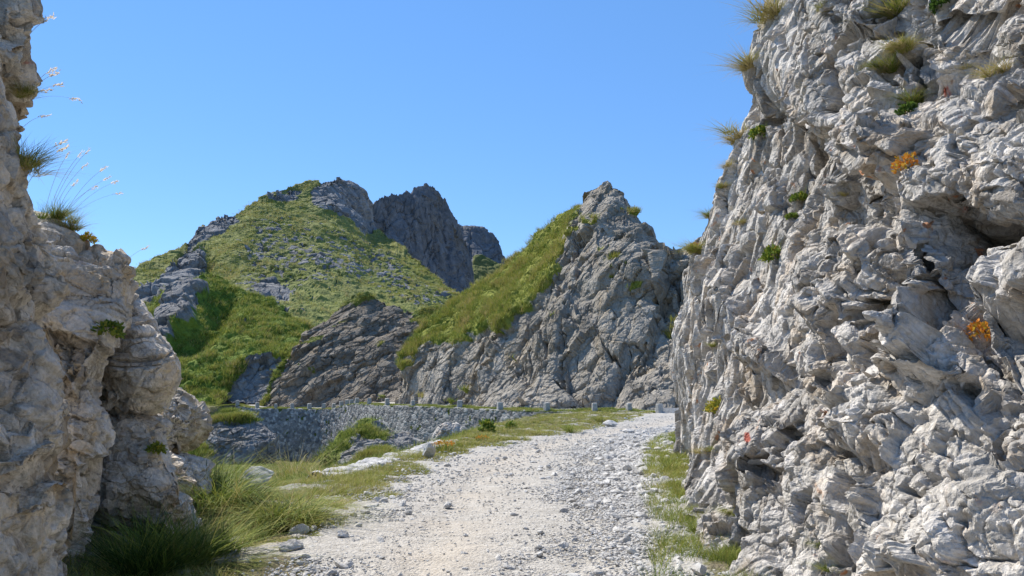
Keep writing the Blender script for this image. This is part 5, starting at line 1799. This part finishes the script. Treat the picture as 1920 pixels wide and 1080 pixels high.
ordn = ['first', 'second', 'third', 'fourth', 'fifth', 'sixth', 'seventh', 'eighth', 'ninth', 'tenth', 'eleventh', 'twelfth', 'thirteenth', 'fourteenth', 'fifteenth', 'sixteenth', 'seventeenth', 'eighteenth', 'nineteenth', 'twentieth']
for i, (p_, (x, y, Y, hp)) in enumerate(zip(PW, POSTS)):
    ob = bpy.data.objects.new('stone_post', PM)
    s = np.clip(hp * Y / F_PX / .66, .8, 1.25)
    ob.location = (p_[0] - .0, p_[1] + .05, p_[2] - .04)
    ob.scale = (s * (1 + .1 * math.sin(i * 5.1)), s, s)
    ob.rotation_euler = (.06 * math.sin(i * 3.3), .05 * math.sin(i * 7.7), .35 + .3 * math.sin(i * 2.1))
    COL.objects.link(ob)
    nm = 'leftmost' if i == 0 else 'rightmost' if i == 19 else ordn[i] if i < 10 else ordn[19 - i]
    lab = ('squat grey stone post on the wall, %s' % nm) if i in (0, 19) else ('squat grey stone post on the retaining wall, %s from the %s end' % (nm, 'left' if i < 10 else 'right'))
    tag(ob, lab, 'post', 'stone posts along the retaining wall')

# ------------------------------------------------------------------ pale stone edging of the near road
def edging():
    y = np.linspace(15.6, 26.5, 260)
    x = curve_x(XO, y)
    k = 41; ker = np.hanning(k + 2)[1:-1]; ker /= ker.sum()
    x = np.convolve(np.pad(x, k // 2, 'edge'), ker, 'valid')
    tx, ty = np.gradient(x), np.gradient(y)
    L = np.hypot(tx, ty); nx, ny = -ty / L, tx / L             # outwards, towards the gully
    prof = [(-.42, -.15), (-.40, -.03), (-.36, .02)] + [(a, .04) for a in np.linspace(-.30, .22, 10)] + [(.30, .02), (.34, -.03)] + [(.36 + .05 * b, -.05 - b * 1.2) for b in np.linspace(0, 1, 14)]
    P = np.stack([np.stack([x + nx * a, y + ny * a, 0 * x + b], 1) for a, b in prof])
    N = grid_normals(P)
    if N[8, 100, 2] < 0: N = -N
    f1, f2, r1, r2, tl = [q.reshape(P.shape[:2]) for q in voronoi(P / .42, 971)]
    d = .06 * (r1 - .5) + .03 * sstep(0, .2, f2 - f1) - .02 + .05 * fbm(P / .3, 3, 975).reshape(P.shape[:2])
    Q = P + N * d[..., None]
    ob = tri_mesh('stone_edging', Q.reshape(-1, 3), grid_faces(*P.shape[:2]), STONE, None, False)
    tag(ob, 'low pale stone edging between the near road and the gully', 'stone edging')
edging()
